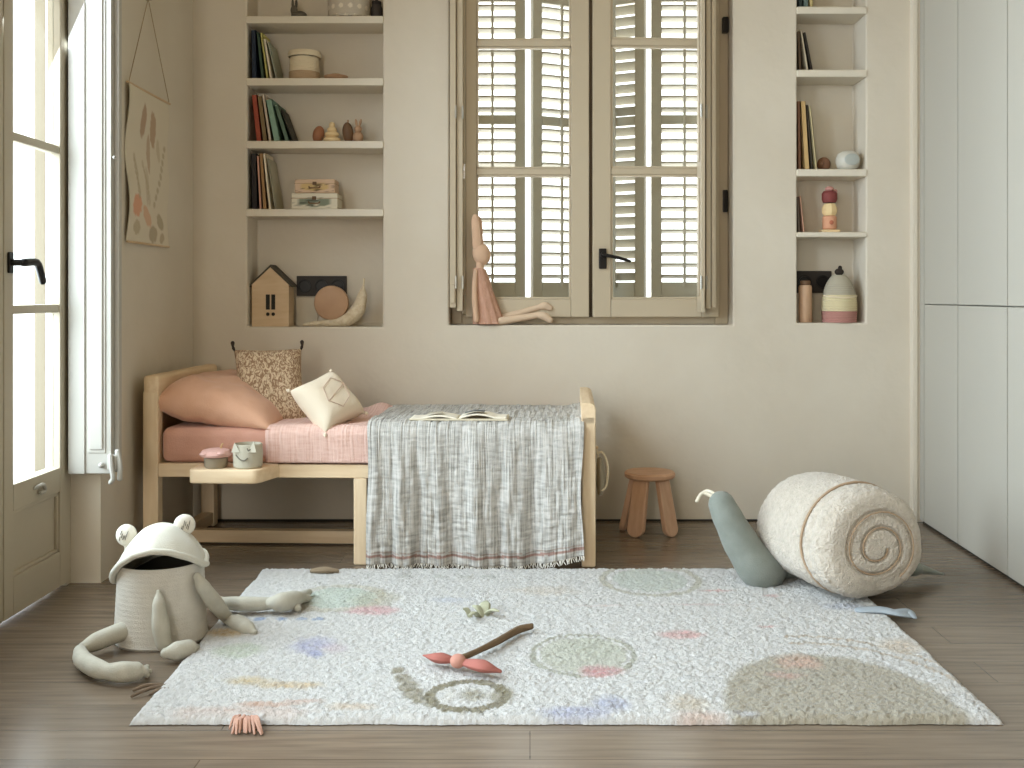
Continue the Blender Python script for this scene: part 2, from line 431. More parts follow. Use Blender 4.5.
# ------------------------------------------------------------------ the window
win = struct(thing('window_1', 'double casement window with cream frames', 'window'))
fr = MB()
fr.box(WN[0]+.002, WN[0]+.05, 4.73, 4.80, .86, 2.54, bevel=.004).box(WN[1]-.06, WN[1]-.002, 4.73, 4.80, .86, 2.54, bevel=.004)
fr.box(WN[0]+.05, WN[1]-.06, 4.73, 4.80, .86, .905, bevel=.004).box(WN[0]+.05, WN[1]-.06, 4.73, 4.80, 2.48, 2.54, bevel=.004)
fr.build('window_frame', M['frame'], win)
def casement(x0, x1, gx0, gx1, pivot_right, ajar):
    hx = x1 if pivot_right else x0
    root = bpy.data.objects.new('casement', None); C.objects.link(root); root.parent = win
    root.location = (hx, 4.70, 0); root.rotation_euler = (0, 0, math.radians(ajar))
    b = MB(); zt, zb = 2.47, .892; gb, gt = .972, 2.40
    def bx(a0, a1, c0, c1, y0=-.022, y1=.022, bv=.005): b.box(a0-hx, a1-hx, y0, y1, c0, c1, bevel=bv)
    bx(x0, gx0, zb, zt); bx(gx1, x1, zb, zt); bx(gx0, gx1, zb, gb); bx(gx0, gx1, gt, zt)
    for z in (1.537, 2.107): bx(gx0, gx1, z-.014, z+.014, -.018, .018, .004)
    # glazing beads
    for z0, z1 in ((gb, 1.523), (1.551, 2.093), (2.121, gt)):
        bx(gx0, gx0+.009, z0, z1, -.014, .014, .002); bx(gx1-.009, gx1, z0, z1, -.014, .014, .002)
        bx(gx0, gx1, z0, z0+.009, -.014, .014, .002); bx(gx0, gx1, z1-.009, z1, -.014, .014, .002)
    b.build('sash', M['frame'], root)
    for z0, z1 in ((gb, 1.523), (1.551, 2.093), (2.121, gt)):
        MB().box(gx0-hx+.004, gx1-hx-.004, -.002, .002, z0+.004, z1-.004).build('pane', M['glass'], root, smooth=False)
    return root
casement(-.285, .262, -.238, .182, False, 0)
cr = casement(.277, .838, .356, .760, True, 2.6)
MB().box(.252, .282, 4.725, 4.745, .892, 2.47).build('gap_shade_strip', colmat((84, 74, 60)), win, smooth=False)  # dark strip standing in for the shade in the gap between casements
hd = MB()
hx = .318-.838
hd.box(hx-.017, hx+.017, -.034, -.021, 1.105, 1.195, bevel=.004).cyl(.012, 0, .035, 16, T(hx, -.03, 1.165) @ R('X', 90))
hd.tube([(hx, -.062, 1.165), (hx+.03, -.066, 1.160), (hx+.075, -.066, 1.150), (hx+.115, -.062, 1.138)], [.009, .008, .0075, .007], 10)
o = hd.build('window_handle', M['black'], cr); o['label'] = 'black lever window handle'

def shutter_stack(name, label, leaves, hz, bot):
    s = thing(name, label, 'shutter')
    for (x0, x1, y0, y1, z0) in leaves:
        b = MB().box(x0, x1, y0, y1, z0, 2.5, bevel=.003)
        sd = x1 if x0 < 0 else x0
        e = .006 if x0 < 0 else -.006
        for za, zb in ((z0+.07, 1.5), (1.57, 2.43)):
            b.box(min(sd, sd+e), max(sd, sd+e), y0+.035, y1-.035, za, zb, bevel=.0025)
        b.build('leaf', M['frame'], s)
    for z in hz:
        for (x0, x1, y0, y1, z0) in leaves[:2]:
            MB().cyl(.0045, z-.028, z+.028, 10, T(x1 if x0 < 0 else x0, y0-.003, 0)).build('hinge', M['chrome'], s)
    bt = leaves[0]
    MB().box(bt[0]+.004, bt[1]-.004, bt[2]-.008, bt[2]+.001, bt[4]+.02, bt[4]+.10, bevel=.003).build('bolt', M['frame'], s)
    return s
shutter_stack('window_shutter', 'folded cream wooden shutter leaves at left edge of the window, beside the doll',
              [(-.349, -.322, 4.585, 4.728, .935), (-.320, -.293, 4.600, 4.728, .920)], (1.045, 1.785), 0)
shutter_stack('window_shutter', 'folded cream wooden shutter leaves at right edge of the window',
              [(PX(700.5, 4.57), PX(704.5, 4.57), 4.55, 4.668, .915), (PX(705.5, 4.6), PX(710, 4.6), 4.58, 4.668, .930), (PX(711, 4.6), PX(715.5, 4.6), 4.585, 4.668, .935)], (1.045, 1.785), 0)
for g in (MB().box(.862, .884, 4.715, 4.728, 1.36, 1.46, bevel=.003), MB().box(.858, .886, 4.70, 4.73, 2.16, 2.23, bevel=.004)):
    o = g.build('window_hinge', M['black'], win); o['label'] = 'dark iron window hinge'

# louvred outside shutters: four leaves, the inner two folded outwards
def louvre(cx, yaw, w, label, pivot, y, tilt=-15):
    t = thing('louvred_shutter', label, 'shutter', (pivot, y, 0), (0, 0, yaw), 'louvred shutters outside the window')
    b = MB(); s0 = cx
    x0, x1 = s0, s0+w
    st = .048
    b.box(x0, x0+st, -.016, .016, .90, 2.5, bevel=.003).box(x1-st, x1, -.016, .016, .90, 2.5, bevel=.003)
    for z0, z1 in ((.90, 1.05), (1.787, 1.83), (2.36, 2.5)): b.box(x0+st, x1-st, -.016, .016, z0, z1, bevel=.002)
    b.build('frame', M['louvre'], t)
    sl = MB()
    for z0, z1 in ((1.05, 1.787), (1.83, 2.36)):
        n = int(round((z1-z0)/.0515)); 
        for k in range(n):
            z = z0+(k+.5)*(z1-z0)/n
            sl.box(x0+st, x1-st, -.022, .022, -.0045, .0045, T(0, 0, z) @ R('X', tilt))
    sl.build('slats', M['louvre'], t, smooth=False)
    MB().box((x0+x1)/2-.006, (x0+x1)/2+.006, -.036, -.026, 1.03, 2.36).build('tilt_rod', M['louvre'], t, smooth=False)
    return t
louvre(0, 0, .305, 'outermost left louvred shutter leaf seen through the left casement', -.327, 4.94)
louvre(0, 27, .288, 'louvred shutter leaf second from left, angled outward, behind the left casement', .008, 4.94)
louvre(-.288, -27, .288, 'louvred shutter leaf third from left, slats nearly closed, behind the window handle', .540, 4.94, -48)
louvre(0, 0, .305, 'outermost right louvred shutter leaf seen through the right casement', .566, 4.94)

# ------------------------------------------------------------------ the balcony doors
XD = -1.574
def door_leaf(name, y0, y1, handle, label):
    d = struct(thing(name, label, 'door'))
    b = MB(); x0, x1 = XD-.045, XD
    gy0, gy1 = y0+.058, y1-.058
    def bx(a0, a1, z0, z1, xa=x0, xb=x1, bv=.004): b.box(xa, xb, a0, a1, z0, z1, bevel=bv)
    bx(y0, gy0, .012, 2.6); bx(gy1, y1, .012, 2.6); bx(gy0, gy1, .012, .13); bx(gy0, gy1, .33, .412); bx(gy0, gy1, 2.52, 2.6)
    for z in (.945, 1.476, 2.0): bx(gy0, gy1, z-.014, z+.014, x0+.01, x1-.004)
    bx(gy0, gy1, .13, .33, x0+.012, x1-.016, .002)
    # moulding round the lower panel
    for a0, a1, z0, z1 in ((gy0, gy1, .13, .142), (gy0, gy1, .318, .33), (gy0, gy0+.012, .13, .33), (gy1-.012, gy1, .13, .33)):
        bx(a0, a1, z0, z1, x1-.018, x1-.006, .003)
    b.build('door_frame', M['doorpaint'], d)
    for z0, z1 in ((.412, .931), (.959, 1.462), (1.49, 1.986), (2.014, 2.52)):
        MB().box(XD-.026, XD-.022, gy0, gy1, z0, z1).build('pane', M['glass'], d, smooth=False)
    if handle:
        h = MB(); yh = y0+.03; zh = 1.088
        h.box(XD, XD+.008, yh-.014, yh+.014, zh-.032, zh+.032, bevel=.003).cyl(.010, 0, .045, 14, T(XD, yh, zh) @ R('Y', 90))
        h.tube([(XD+.045, yh, zh), (XD+.05, yh+.06, zh+.003), (XD+.05, yh+.085, zh-.01), (XD+.048, yh+.115, zh-.055)], [.013, .012, .0115, .011], 12)
        o = h.build('door_handle', M['black'], d); o['label'] = 'black lever door handle'
        o = MB().tube([(XD+.002, yh+.16, .375), (XD+.012, yh+.175, .383), (XD+.012, yh+.2, .38), (XD+.012, yh+.21, .36), (XD+.012, yh+.18, .358)], .006, 8).build('latch', M['white'], d)
        o['label'] = 'small white latch'
    return d
door_leaf('door_1', 3.162, 3.597, True, 'glazed balcony door leaf with a black lever handle')
door_leaf('door_2', 2.70, 3.156, False, 'second balcony door leaf at the picture edge')
for i, (a, b) in enumerate(DOORS[1:]):
    door_leaf('door_%d' % (3+2*i), (a+b)/2+.003, b-.035, False, 'balcony door leaf nearer the camera')
    door_leaf('door_%d' % (4+2*i), a+.035, (a+b)/2-.003, False, 'balcony door leaf nearer the camera')
jb = MB()
for a, b in DOORS:
    jb.box(XD-.06, XD-.004, b-.034, b+.001, 0, 2.62, bevel=.003).box(XD-.06, XD-.004, a-.001, a+.034, 0, 2.62, bevel=.003).box(XD-.06, XD-.004, a, b, 2.602, 2.625)
struct(jb.build('trim_3', M['doorpaint']), 'painted jambs of the balcony doors', 'trim')

bs = thing('balcony_shutter', 'pale outside shutter leaf standing open beyond the balcony door glass', 'shutter', (-1.93, 4.16, 0), (0, 0, 24.6))
MB().box(-.02, .02, 0, .05, .02, 2.7, bevel=.004).box(-.02, .02, .30, .35, .02, 2.7, bevel=.004).box(-.02, .02, .05, .30, .02, .12).box(-.02, .02, .05, .30, 2.6, 2.7).build('frame', M['louvre'], bs)
g = MB()
for k in range(47): g.box(-.018, .018, .05, .30, -.004, .004, T(0, 0, .16+k*.052) @ R('Y', 35))
g.build('slats', M['louvre'], bs, smooth=False)
# tall white shutter folded open on the far jamb of the balcony door
ds = thing('door_shutter', 'tall white panelled shutter folded open between balcony door and wall hanging', 'shutter')
zb = .385
for y0, y1, xa, xb in ((3.575, 3.602, -1.565, -1.418), (3.604, 3.628, -1.565, -1.402)):
    b = MB().box(xa, xb, y0, y1, zb, 2.58, bevel=.003)
    if y0 < 3.6:
        b.box(xa+.004, -1.506, y0-.006, y0+.004, zb+.0, 2.575, bevel=.002)
        for za, zc in ((zb+.07, 2.5),):
            b.box(-1.498, -1.436, y0-.004, y0+.004, za, zc, bevel=.003)
            b.box(-1.490, -1.444, y0-.010, y0, za+.012, zc-.012, bevel=.005)
    b.build('leaf', M['white'], ds)
hb = MB().box(-1.425, -1.392, 3.555, 3.58, .40, .45, bevel=.004).tube([(-1.41, 3.55, .45), (-1.405, 3.545, .41), (-1.40, 3.545, .375), (-1.41, 3.55, .36)], .008, 8)
hb.tube([(-1.395, 3.57, .46), (-1.385, 3.565, .42), (-1.385, 3.565, .37)], .009, 8).ball(.010, .010, .010, T(-1.448, 3.566, .415))
o = hb.build('shutter_latch', M['white'], ds)
MB().ball(.006, .006, .006, T(-1.405, 3.57, 1.455)).build('knob', M['chrome'], ds)

# ------------------------------------------------------------------ built-in cupboards on the right
cu = thing('built_in_cupboard', 'floor-to-ceiling pale grey flush cupboards along the right wall', 'cupboard', (1.70, YB, 0), (0, 0, -90-2.27))
MB().box(.01, 2.40, .03, .085, .0, 2.88).build('carcass', M['cabinet'], cu, smooth=False)
MB().box(.01, 2.40, .012, .03, .0, .05).build('plinth', M['dark'], cu, smooth=False)
sx = [.078, .475, .948, 1.42, 1.89, 2.36]
MB().box(.012, .072, 0, .03, .012, 2.86, bevel=.0015).build('filler_panel', M['cabinet'], cu)
for a, b in zip(sx, sx[1:]):
    MB().box(a+.005, b-.005, 0, .03, .012, .9480, bevel=.002).build('lower_door', M['cabinet'], cu)
    MB().box(a+.005, b-.005, 0, .03, .9520, 2.86, bevel=.002).build('upper_door', M['cabinet'], cu)

# ------------------------------------------------------------------ niche shelves
SL = [2.212, 1.94, 1.665, 1.367]
SRr = [PZ(6.6, YB), PZ(69.7, YB), PZ(169, YB), PZ(232, YB)]
names = ['uppermost', 'second', 'third', 'lowest']
for k, z in enumerate(SL):
    o = MB().box(NL[0]-.003, NL[1]+.003, YB-.008, YB+ND-.001, z-.034, z, bevel=.006).build('wall_shelf', M['shelfwhite'])
    tag(o, '%s plaster shelf in the wide niche left of the window' % names[k], 'shelf', 'shelves in the left niche')
for k, z in enumerate(SRr):
    b = MB().box(NR[0]-.003, NR[1]+.004, YB-.008, YB+ND-.001, z-.034 if k < 3 else z-.024, z, bevel=.008)
    o = b.build('wall_shelf', M['shelfwhite'])
    tag(o, '%s plaster shelf in the narrow niche right of the window' % names[k], 'shelf', 'shelves in the right niche')

# ------------------------------------------------------------------ books
def book(x, y, z, ang, t, h, d, col, label, group, page=True):
    b = thing('book', label, 'book', (x, y, z), (0, -ang, 0), group)
    c = colmat(col)
    cv = MB().box(0, .002, 0, d, 0, h).box(t-.002, t, 0, d, 0, h).box(0, t, 0, .002, 0, h)
    cv.build('cover', c, b, smooth=False)
    MB().box(.0022, t-.0022, .0022, d-.004, .003, h-.003).build('pages', M['page'], b, smooth=False)
    return b
def book_row(x_left, y, z, specs, group):
    # each leaning book rests against the one before it
    tr = (x_left, 10.0); br = x_left; first = True
    for (ang, t, h, d, col, label, dy) in specs:
        a = math.radians(ang)
        if first: x = x_left+h*math.sin(a)+.001; first = False
        else: x = max(br, tr[0]+tr[1]*math.tan(a))+.0012
        if ang < .2: x = br+.001
        book(x, y+dy, z+.0005, ang, t, h, d, col, label, group)
        br = x+t*math.cos(a)
        tr = (x-h*math.sin(a)+t*math.cos(a), h*math.cos(a)+t*math.sin(a))
book_row(NL[0]+.012, YB+.02, SL[1], [
    (1, .020, .215, .14, (36, 46, 62), 'dark navy book against the side of the upper left niche shelf', 0),
    (6, .014, .205, .14, (66, 84, 66), 'dark green book leaning beside the navy one, upper left shelf', 0),
    (8, .011, .205, .13, (196, 190, 116), 'yellow-green thin book leaning between green and pale books', .002),
    (9.5, .012, .175, .14, (214, 204, 182), 'cream picture book leaning in front on the upper left shelf', -.01),
    (13, .008, .165, .145, (168, 170, 152), 'grey-green patterned picture book, rightmost on the upper left shelf', -.004)], 'books on the second left shelf')
book_row(NL[0]+.014, YB+.02, SL[2], [
    (6, .022, .205, .14, (152, 72, 52), 'red book at the left end of the middle shelf', 0),
    (7, .020, .20, .14, (122, 102, 70), 'brown book next to the red one', .004),
    (8.5, .013, .21, .14, (190, 176, 160), 'pale grey thin book in the middle of the row', 0),
    (11, .026, .185, .14, (130, 160, 142), 'mint green thick book leaning in the row', -.004),
    (17, .018, .165, .14, (92, 112, 96), 'dark green book leaning at the right end of the row', .002),
    (20, .006, .15, .14, (60, 58, 50), 'very thin black book, last of the leaning row', .002)], 'books on the third left shelf')
book_row(NL[0]+.012, YB+.02, SL[3], [
    (1, .022, .245, .14, (42, 36, 36), 'black-spined book with pale marks, lower left shelf', 0),
    (3, .011, .235, .14, (196, 150, 130), 'dusty pink thin book beside the black one', 0),
    (4, .016, .245, .14, (158, 124, 84), 'tan brown book between pink and cream books', 0),
    (6, .012, .245, .14, (222, 210, 186), 'cream picture book on the lower left shelf', -.006),
    (9, .007, .225, .145, (184, 178, 156), 'sage grey picture book leaning last on the lower left shelf', -.004)], 'books on the fourth left shelf')
book_row(NR[0]+.004, YB+.02, SRr[0], [
    (2, .018, .19, .14, (52, 62, 60), 'dark book at the left end of the top right niche shelf', 0),
    (3, .022, .19, .14, (96, 110, 104), 'grey-green book on the top right niche shelf', 0),
    (4, .016, .19, .14, (196, 178, 126), 'straw yellow book on the top right niche shelf', 0)], 'books on the top right shelf')
book_row(NR[0]+.003, YB+.02, SRr[1], [
    (3, .014, .17, .14, (88, 70, 52), 'dark brown book standing at the left of the second right niche shelf', 0),
    (9, .010, .185, .14, (196, 182, 156), 'cream thin book leaning on the second right niche shelf', 0),
    (11, .011, .17, .14, (50, 42, 34), 'black book leaning on the cream one, right niche', 0)], 'books on the second right shelf')
book_row(NR[0]+.004, YB+.02, SRr[2], [
    (1, .014, .30, .14, (120, 84, 62), 'tall brown book against the right niche side', 0),
    (3.5, .022, .30, .14, (196, 164, 112), 'tall tan thick book in the right niche', 0),
    (4.5, .010, .285, .14, (72, 62, 48), 'tall dark thin book between tan and straw books', .004),
    (6, .009, .28, .14, (206, 190, 146), 'tall straw coloured book leaning last in the right niche', 0)], 'tall books in the right niche')
book_row(NR[0]+.003, YB+.02, SRr[3], [
    (2, .010, .155, .14, (106, 90, 78), 'small brown book on the lowest right niche shelf', 0),
    (6, .008, .16, .14, (218, 170, 142), 'thin peach book leaning by the stacking toy', 0)], 'books on the lowest right shelf')

# ------------------------------------------------------------------ left niche ornaments
YS = 4.705
# top shelf: grey figure, grey basket, dark object
t = thing('animal_figurine', 'small dark grey animal figurine on the top left shelf', 'figurine', (PX(299, YS), YS, SL[0]))
MB().ball(.036, .018, .022, T(0, 0, .022)).ball(.016, .014, .024, T(-.022, 0, .045)).cyl(.007, 0, .02, 10, T(-.024, 0, 0)).cyl(.007, 0, .02, 10, T(.022, 0, 0)).build('body', colmat((94, 88, 78)), t)
MB().ball(.006, .006, .022, T(-.012, 0, .075)).ball(.006, .006, .022, T(-.028, 0, .075)).build('ears', colmat((82, 76, 68)), t)
t = thing('fabric_basket', 'pale grey dotted round basket on the top left shelf', 'basket', (PX(349, YS), YS, SL[0]))
def dot_paint(co):
    a = math.atan2(co.x, -co.y)*.093; z = co.z
    row = round(z/.045); da = (a+row*.02)/.042
    return (216, 206, 188) if (da-round(da))**2*.042**2+(z-row*.045)**2 < .0105**2 else (186, 176, 160)
g = MB().lathe([(0, .002), (.085, .002), (.092, .01)]+[(.092+.002*k/40, .01+.09*k/40) for k in range(1, 41)]+[(.09, .14), (.085, .14), (.086, .02), (0, .015)], 140)
g.build('body', M['paint'], t, paint=dot_paint)
t = thing('dark_jar', 'dark lidded jar at the right end of the top left shelf', 'jar', (PX(376, YS), YS+.02, SL[0]))
MB().lathe([(0, 0), (.022, 0), (.026, .01), (.026, .06), (.02, .075), (0, .075)], 20).build('body', colmat((66, 58, 52)), t)
MB().lathe([(0, .0755), (.021, .0755), (.021, .09), (.006, .095), (.006, .105), (0, .107)], 20).build('lid', colmat((54, 48, 44)), t)

# second shelf: rope basket, flat tan thing
t = thing('lidded_basket', 'cream rope basket with brown base on the second left shelf', 'basket', (PX(304.5, YS), YS, SL[1]))
rp = lambda a, z: 1+.012*math.sin(z*900)
MB().lathe([(0, .0), (.066, .0), (.068, .008)]+[(.068, .008+.0015*k) for k in range(1, 22)]+[(0, .0395)], 36, ripple=rp).build('base', M['ropetan'], t)
MB().lathe([(.066, .04)]+[(.067-.004*k/40, .04+.0016*k) for k in range(41)]+[(.057, .1055), (.057, .05)], 36, ripple=rp).build('body', M['rope'], t)
MB().lathe([(.070, .106), (.073, .109), (.073, .124), (.068, .132), (.03, .134), (0, .134)], 36).build('lid', M['rope'], t)
t = thing('wooden_bowl', 'small flat tan dish beside the rope basket', 'dish', (PX(336, YS), YS, SL[1]))
MB().lathe([(0, 0), (.03, 0), (.05, .014), (.054, .024), (.05, .024), (.028, .008), (0, .006)], 28).build('bowl', M['wood_mid'], t)
MB().lathe([(0, .009), (.027, .009), (.045, .022), (.02, .034), (0, .036)], 24).build('lid', colmat((188, 158, 112)), t)

# third shelf: four wooden toys
def toy(u, name, label, cat, parts):
    t = thing(name, label, cat, (PX(u, YS), YS, SL[2]))
    for nm, mb, m in parts: mb.build(nm, m, t)
    return t
toy(318.5, 'wooden_toy', 'rust brown wooden hedgehog toy, leftmost on the third left shelf', 'toy',
    [('body', MB().ball(.026, .026, .040, T(0, 0, .039) @ R('Y', 12)), M['rust']), ('nose', MB().ball(.008, .010, .008, T(.022, -.008, .022)), M['wood_dark'])])
toy(332, 'stacking_toy', 'cream wooden ring stacker on the third left shelf', 'toy',
    [('base_ring', MB().ball(.040, .036, .016, T(0, 0, .0155)), M['cream_wood']), ('middle_ring', MB().ball(.033, .03, .016, T(0, 0, .040)), M['cream_wood']),
     ('top_ring', MB().ball(.022, .022, .015, T(0, 0, .061)), M['cream_wood']), ('knob', MB().ball(.014, .014, .016, T(0, 0, .080)), M['cream_wood'])])
toy(348, 'wooden_toy', 'dark walnut egg-shaped wooden toy beside the ring stacker', 'toy',
    [('body', MB().ball(.025, .025, .048, T(0, 0, .047) @ R('Y', -6)), M['wood_dark']), ('stem', MB().cyl(.004, .09, .105, 10), M['wood_mid'])])
toy(358, 'bunny_figurine', 'small tan wooden bunny figure, rightmost on the third left shelf', 'figurine',
    [('body', MB().ball(.024, .022, .028, T(0, 0, .027)).ball(.017, .016, .017, T(0, 0, .064)), M['wood_mid']),
     ('ear', MB().ball(.006, .005, .018, T(-.008, 0, .092) @ R('Y', -8)), M['wood_mid']), ('ear', MB().ball(.006, .005, .018, T(.010, 0, .092) @ R('Y', 14)), M['wood_mid'])])

# fourth shelf: two little suitcases
def suitcase(z, w, h, d, col, patch, label, sd, handle=False):
    t = thing('toy_suitcase', label, 'suitcase', (PX(317, YS), YS, z), group='cardboard suitcases on the fourth left shelf')
    def pt(co):
        n = noise.noise(Vector((co.x*38+sd, co.z*52, sd)))
        n2 = noise.noise(Vector((co.x*90+sd, co.z*90, 3)))
        if co.y < -d/2+.006 and abs(co.x) < w*.33 and abs(co.z-h*.45) < h*.30*(1-.5*(co.x/(w*.33))**2) and n > -.35:
            return patch if n2 > -.2 else tuple(int(c*.6) for c in patch)
        return tuple(int(c*(.8 if n2 > .38 else 1)) for c in col)
    g = MB().box(-w/2, w/2, -d/2, d/2, 0, h, bevel=.006)
    bmesh.ops.subdivide_edges(g.bm, edges=g.bm.edges[:], cuts=10, use_grid_fill=True)
    g.build('case', M['paint'], t, paint=pt, angle=50)
    MB().box(-w/2-.001, w/2+.001, -d/2-.001, d/2+.001, h*.66, h*.70, bevel=.0005).build('lid_rim', colmat((168, 142, 112)), t)
    MB().box(-.009, .009, -d/2-.005, -d/2, h*.58, h*.80, bevel=.002).build('clasp', colmat((96, 72, 52)), t)
    MB().tube([(-.024, -d/2-.002, h*.45), (-.018, -d/2-.012, h*.36), (.018, -d/2-.012, h*.36), (.024, -d/2-.002, h*.45)], .003, 8).build('handle', colmat((120, 92, 66)), t)
    return t
suitcase(SL[3]+.0005, .205, .071, .12, (212, 204, 184), (128, 134, 116), 'larger cream toy suitcase with green print, under the tan one', 1.7)
suitcase(SL[3]+.0722, .178, .062, .105, (204, 176, 150), (200, 172, 122), 'smaller tan toy suitcase stacked on the cream one', 6.1)

# niche floor, left: wooden house, socket, paper, disc, moon
zf = .8505
t = thing('toy_house', 'light wooden toy house with dark roof in the left niche', 'toy house', (PX(251.5, 4.66), 4.665, zf))
w, hw, ht, dp = .163, .185, .262, .10
MB().prism([(0, 0), (w, 0), (w, hw), (w/2, ht), (0, hw)], 0, dp).build('walls', M['wood_light'], t, smooth=False)
n1 = Vector((ht-hw, 0, w/2)).normalized()
MB().prism([(w+.010, hw-.010), (w+.0155, hw-.0035), (w/2, ht+.012), (w/2, ht+.0006), (w+.001, hw+.0006)], -.002, dp+.008).prism([(-.010, hw-.010), (-.0155, hw-.0035), (w/2, ht+.012), (w/2, ht+.0006), (-.001, hw+.0006)][::-1], .004, dp+.008).build('roof', M['roof'], t, smooth=False)
wn = MB()
for x in (.071, .095):
    wn.box(x-.0085, x+.0085, -.003, .001, .075, .142, bevel=.001).ball(.008, .002, .008, T(x, -.0015, .055))
wn.build('window_cutouts', M['dark'], t)
YN = YB+ND
def socket(u0, u1, v0, v1, label, n):
    s = thing('wall_socket', label, 'socket', ((PX(u0, YN)+PX(u1, YN))/2, YN, (PZ(v0, YN)+PZ(v1, YN))/2))
    w = PX(u1, YN)-PX(u0, YN); h = PZ(v0, YN)-PZ(v1, YN)
    MB().box(-w/2, w/2, -.010, .0, -h/2, h/2, bevel=.002).build('plate', M['socket'], s)
    for k in range(n):
        x = -w/2+w*(k+.5)/n
        MB().lathe([(.030, -.0005), (.031, .004), (.027, .004), (.025, -.0004), (0, -.0004)], 24, T(x, -.0105, 0) @ R('X', 90)).build('outlet', M['black'], s)
    return s
socket(297, 347, 276, 296, 'black double wall socket behind the round disc in the left niche', 3)
socket(795, 831, 271, 293, 'black wall socket behind the beehive basket in the right niche', 2)
t = tag(MB().box(PX(297, YN), PX(318, YN), YN-.012, YN-.004, zf, PZ(297.5, YN), bevel=.001).build('paper_card', colmat((198, 188, 168))), 'blank pale card standing under the black socket in the left niche', 'card')
YM = 4.69
t = thing('round_disc_toy', 'tan round wooden disc resting in the crescent basket', 'disc', (PX(331.5, YM), YM, PZ(303, YM)))
MB().lathe([(0, -.022), (.060, -.022), (.074, -.014), (.078, 0), (.074, .014), (.060, .022), (0, .022)], 40, R('X', 90) @ Matrix.Diagonal((1, 1, 1, 1))).build('disc', M['wood_mid'], t)
t = thing('moon_basket', 'cream crescent moon basket holding the tan disc', 'basket', (0, YM, 0))
pts = [(304, 324.5), (318, 323.2), (333, 323.6), (347, 320), (357, 311), (361.5, 299), (363.5, 286)]
rr = [.006, .012, .019, .029, .033, .024, .006]
MB().tube([(PX(u, YM), 0, max(PZ(v, YM), zf+r*.9+.001)) for (u, v), r in zip(pts, rr)], rr, 14, 8, flat=1.0).build('crescent', mat('moon_cloth', (214, 200, 174), .9, (198, 180, 150), 60, bump=.4, bscale=120), t)
MB().tube([(PX(363.6, YM), 0, PZ(287, YM)), (PX(364, YM), -.002, PZ(279, YM))], .004, 8).build('hanging_loop', M['rope'], t)

# ------------------------------------------------------------------ right niche ornaments
YR = 4.70
t = tag(MB().ball(.030, .030, .032, T(PX(825, YR), YR+.02, SRr[2]+.032)).ball(.012, .01, .012, T(PX(825, YR)-.018, YR-.008, SRr[2]+.03)).build('wooden_ball', colmat((128, 92, 70))), 'small brown ball beside the pale globe in the right niche', 'ball')
t = thing('ceramic_globe', 'pale blue-white round globe jar on the third right niche shelf', 'jar', (PX(846.5, YR), YR-.02, SRr[2]))
MB().lathe([(0, 0), (.03, 0), (.046, .014), (.053, .035), (.053, .05), (.044, .072), (.026, .084), (0, .087)], 32).build('body', colmat((200, 196, 184), .35), t)
MB().ball(.034, .004, .026, T(.004, -.050, .043) @ R('Z', 4)).build('glaze_patch', colmat((174, 178, 172), .3), t)
t = thing('stacking_toy', 'stacked wooden toy with red top, cream middle and orange block', 'toy', (PX(829.5, YR), YR, SRr[3]))
MB().box(-.041, .041, -.03, .03, 0, .014, bevel=.004).build('base', M['cream_wood'], t)
MB().cyl(.031, .0145, .076, 24, bevel=.006).build('lower_block', colmat((206, 152, 120)), t)
MB().ball(.010, .003, .010, T(0, -.0312, .045)).build('spot', colmat((176, 106, 80)), t)
MB().lathe([(0, .077), (.026, .077), (.034, .09), (.034, .112), (.024, .130), (0, .133)], 8).build('middle_block', colmat((226, 200, 150)), t)
MB().lathe([(0, .1335), (.028, .135), (.034, .15), (.034, .175), (.026, .186), (0, .188)], 20).build('top_block', colmat((126, 62, 58)), t)
MB().ball(.020, .02, .012, T(0, 0, .196)).ball(.009, .009, .009, T(.026, 0, .186)).build('cap', colmat((196, 142, 130)), t)
zr = .8685
t = thing('cork_bottle', 'tan cylindrical wooden bottle at the left of the right niche', 'bottle', (PX(803.5, YR), YR-.03, zr))
MB().lathe([(0, 0), (.027, 0), (.029, .004), (.029, .155), (.025, .165), (0, .165)], 24).build('body', M['wood_mid'], t)
MB().cyl(.022, .1655, .185, 20, bevel=.003).build('cap', M['wood_dark'], t)
t = thing('beehive_basket', 'striped beehive basket, grey, yellow and pink, with dark knob', 'basket', (PX(838.5, YR), YR-.01, zr))
H = .215
def hive(z0, z1, n=26):
    pr = []
    for k in range(n+1):
        z = z0+(z1-z0)*k/n
        s = z/H
        r = .077*(1-max(0, (s-.30)/.72)**2.1)**.5 if s > .30 else .074+.003*math.sin(s/.3*PI/2)
        pr.append((max(r, .012), z))
    return pr
rp2 = lambda a, z: 1+.014*math.sin(z*650)
MB().lathe([(0, 0)]+hive(0, .05)+[(0, .05)], 36, ripple=rp2).build('pink_band', colmat((172, 124, 114), .95), t)
MB().lathe([(0, .0505)]+hive(.0505, .122)+[(0, .122)], 36, ripple=rp2).build('yellow_band', colmat((206, 193, 156), .95), t)
MB().lathe([(0, .1225)]+hive(.1225, .210)+[(0, .211)], 36, ripple=rp2).build('grey_dome', colmat((168, 160, 142), .95), t)
MB().ball(.020, .02, .016, T(0, 0, .224)).ball(.009, .009, .010, T(.004, 0, .242)).build('knob', colmat((48, 40, 34), .9), t)
MB().tube([(-.072, -.022, .118), (-.04, -.064, .112), (0, -.0775, .110), (.04, -.064, .112), (.072, -.022, .118)], .004, 8).build('rope_handle', M['rope'], t)

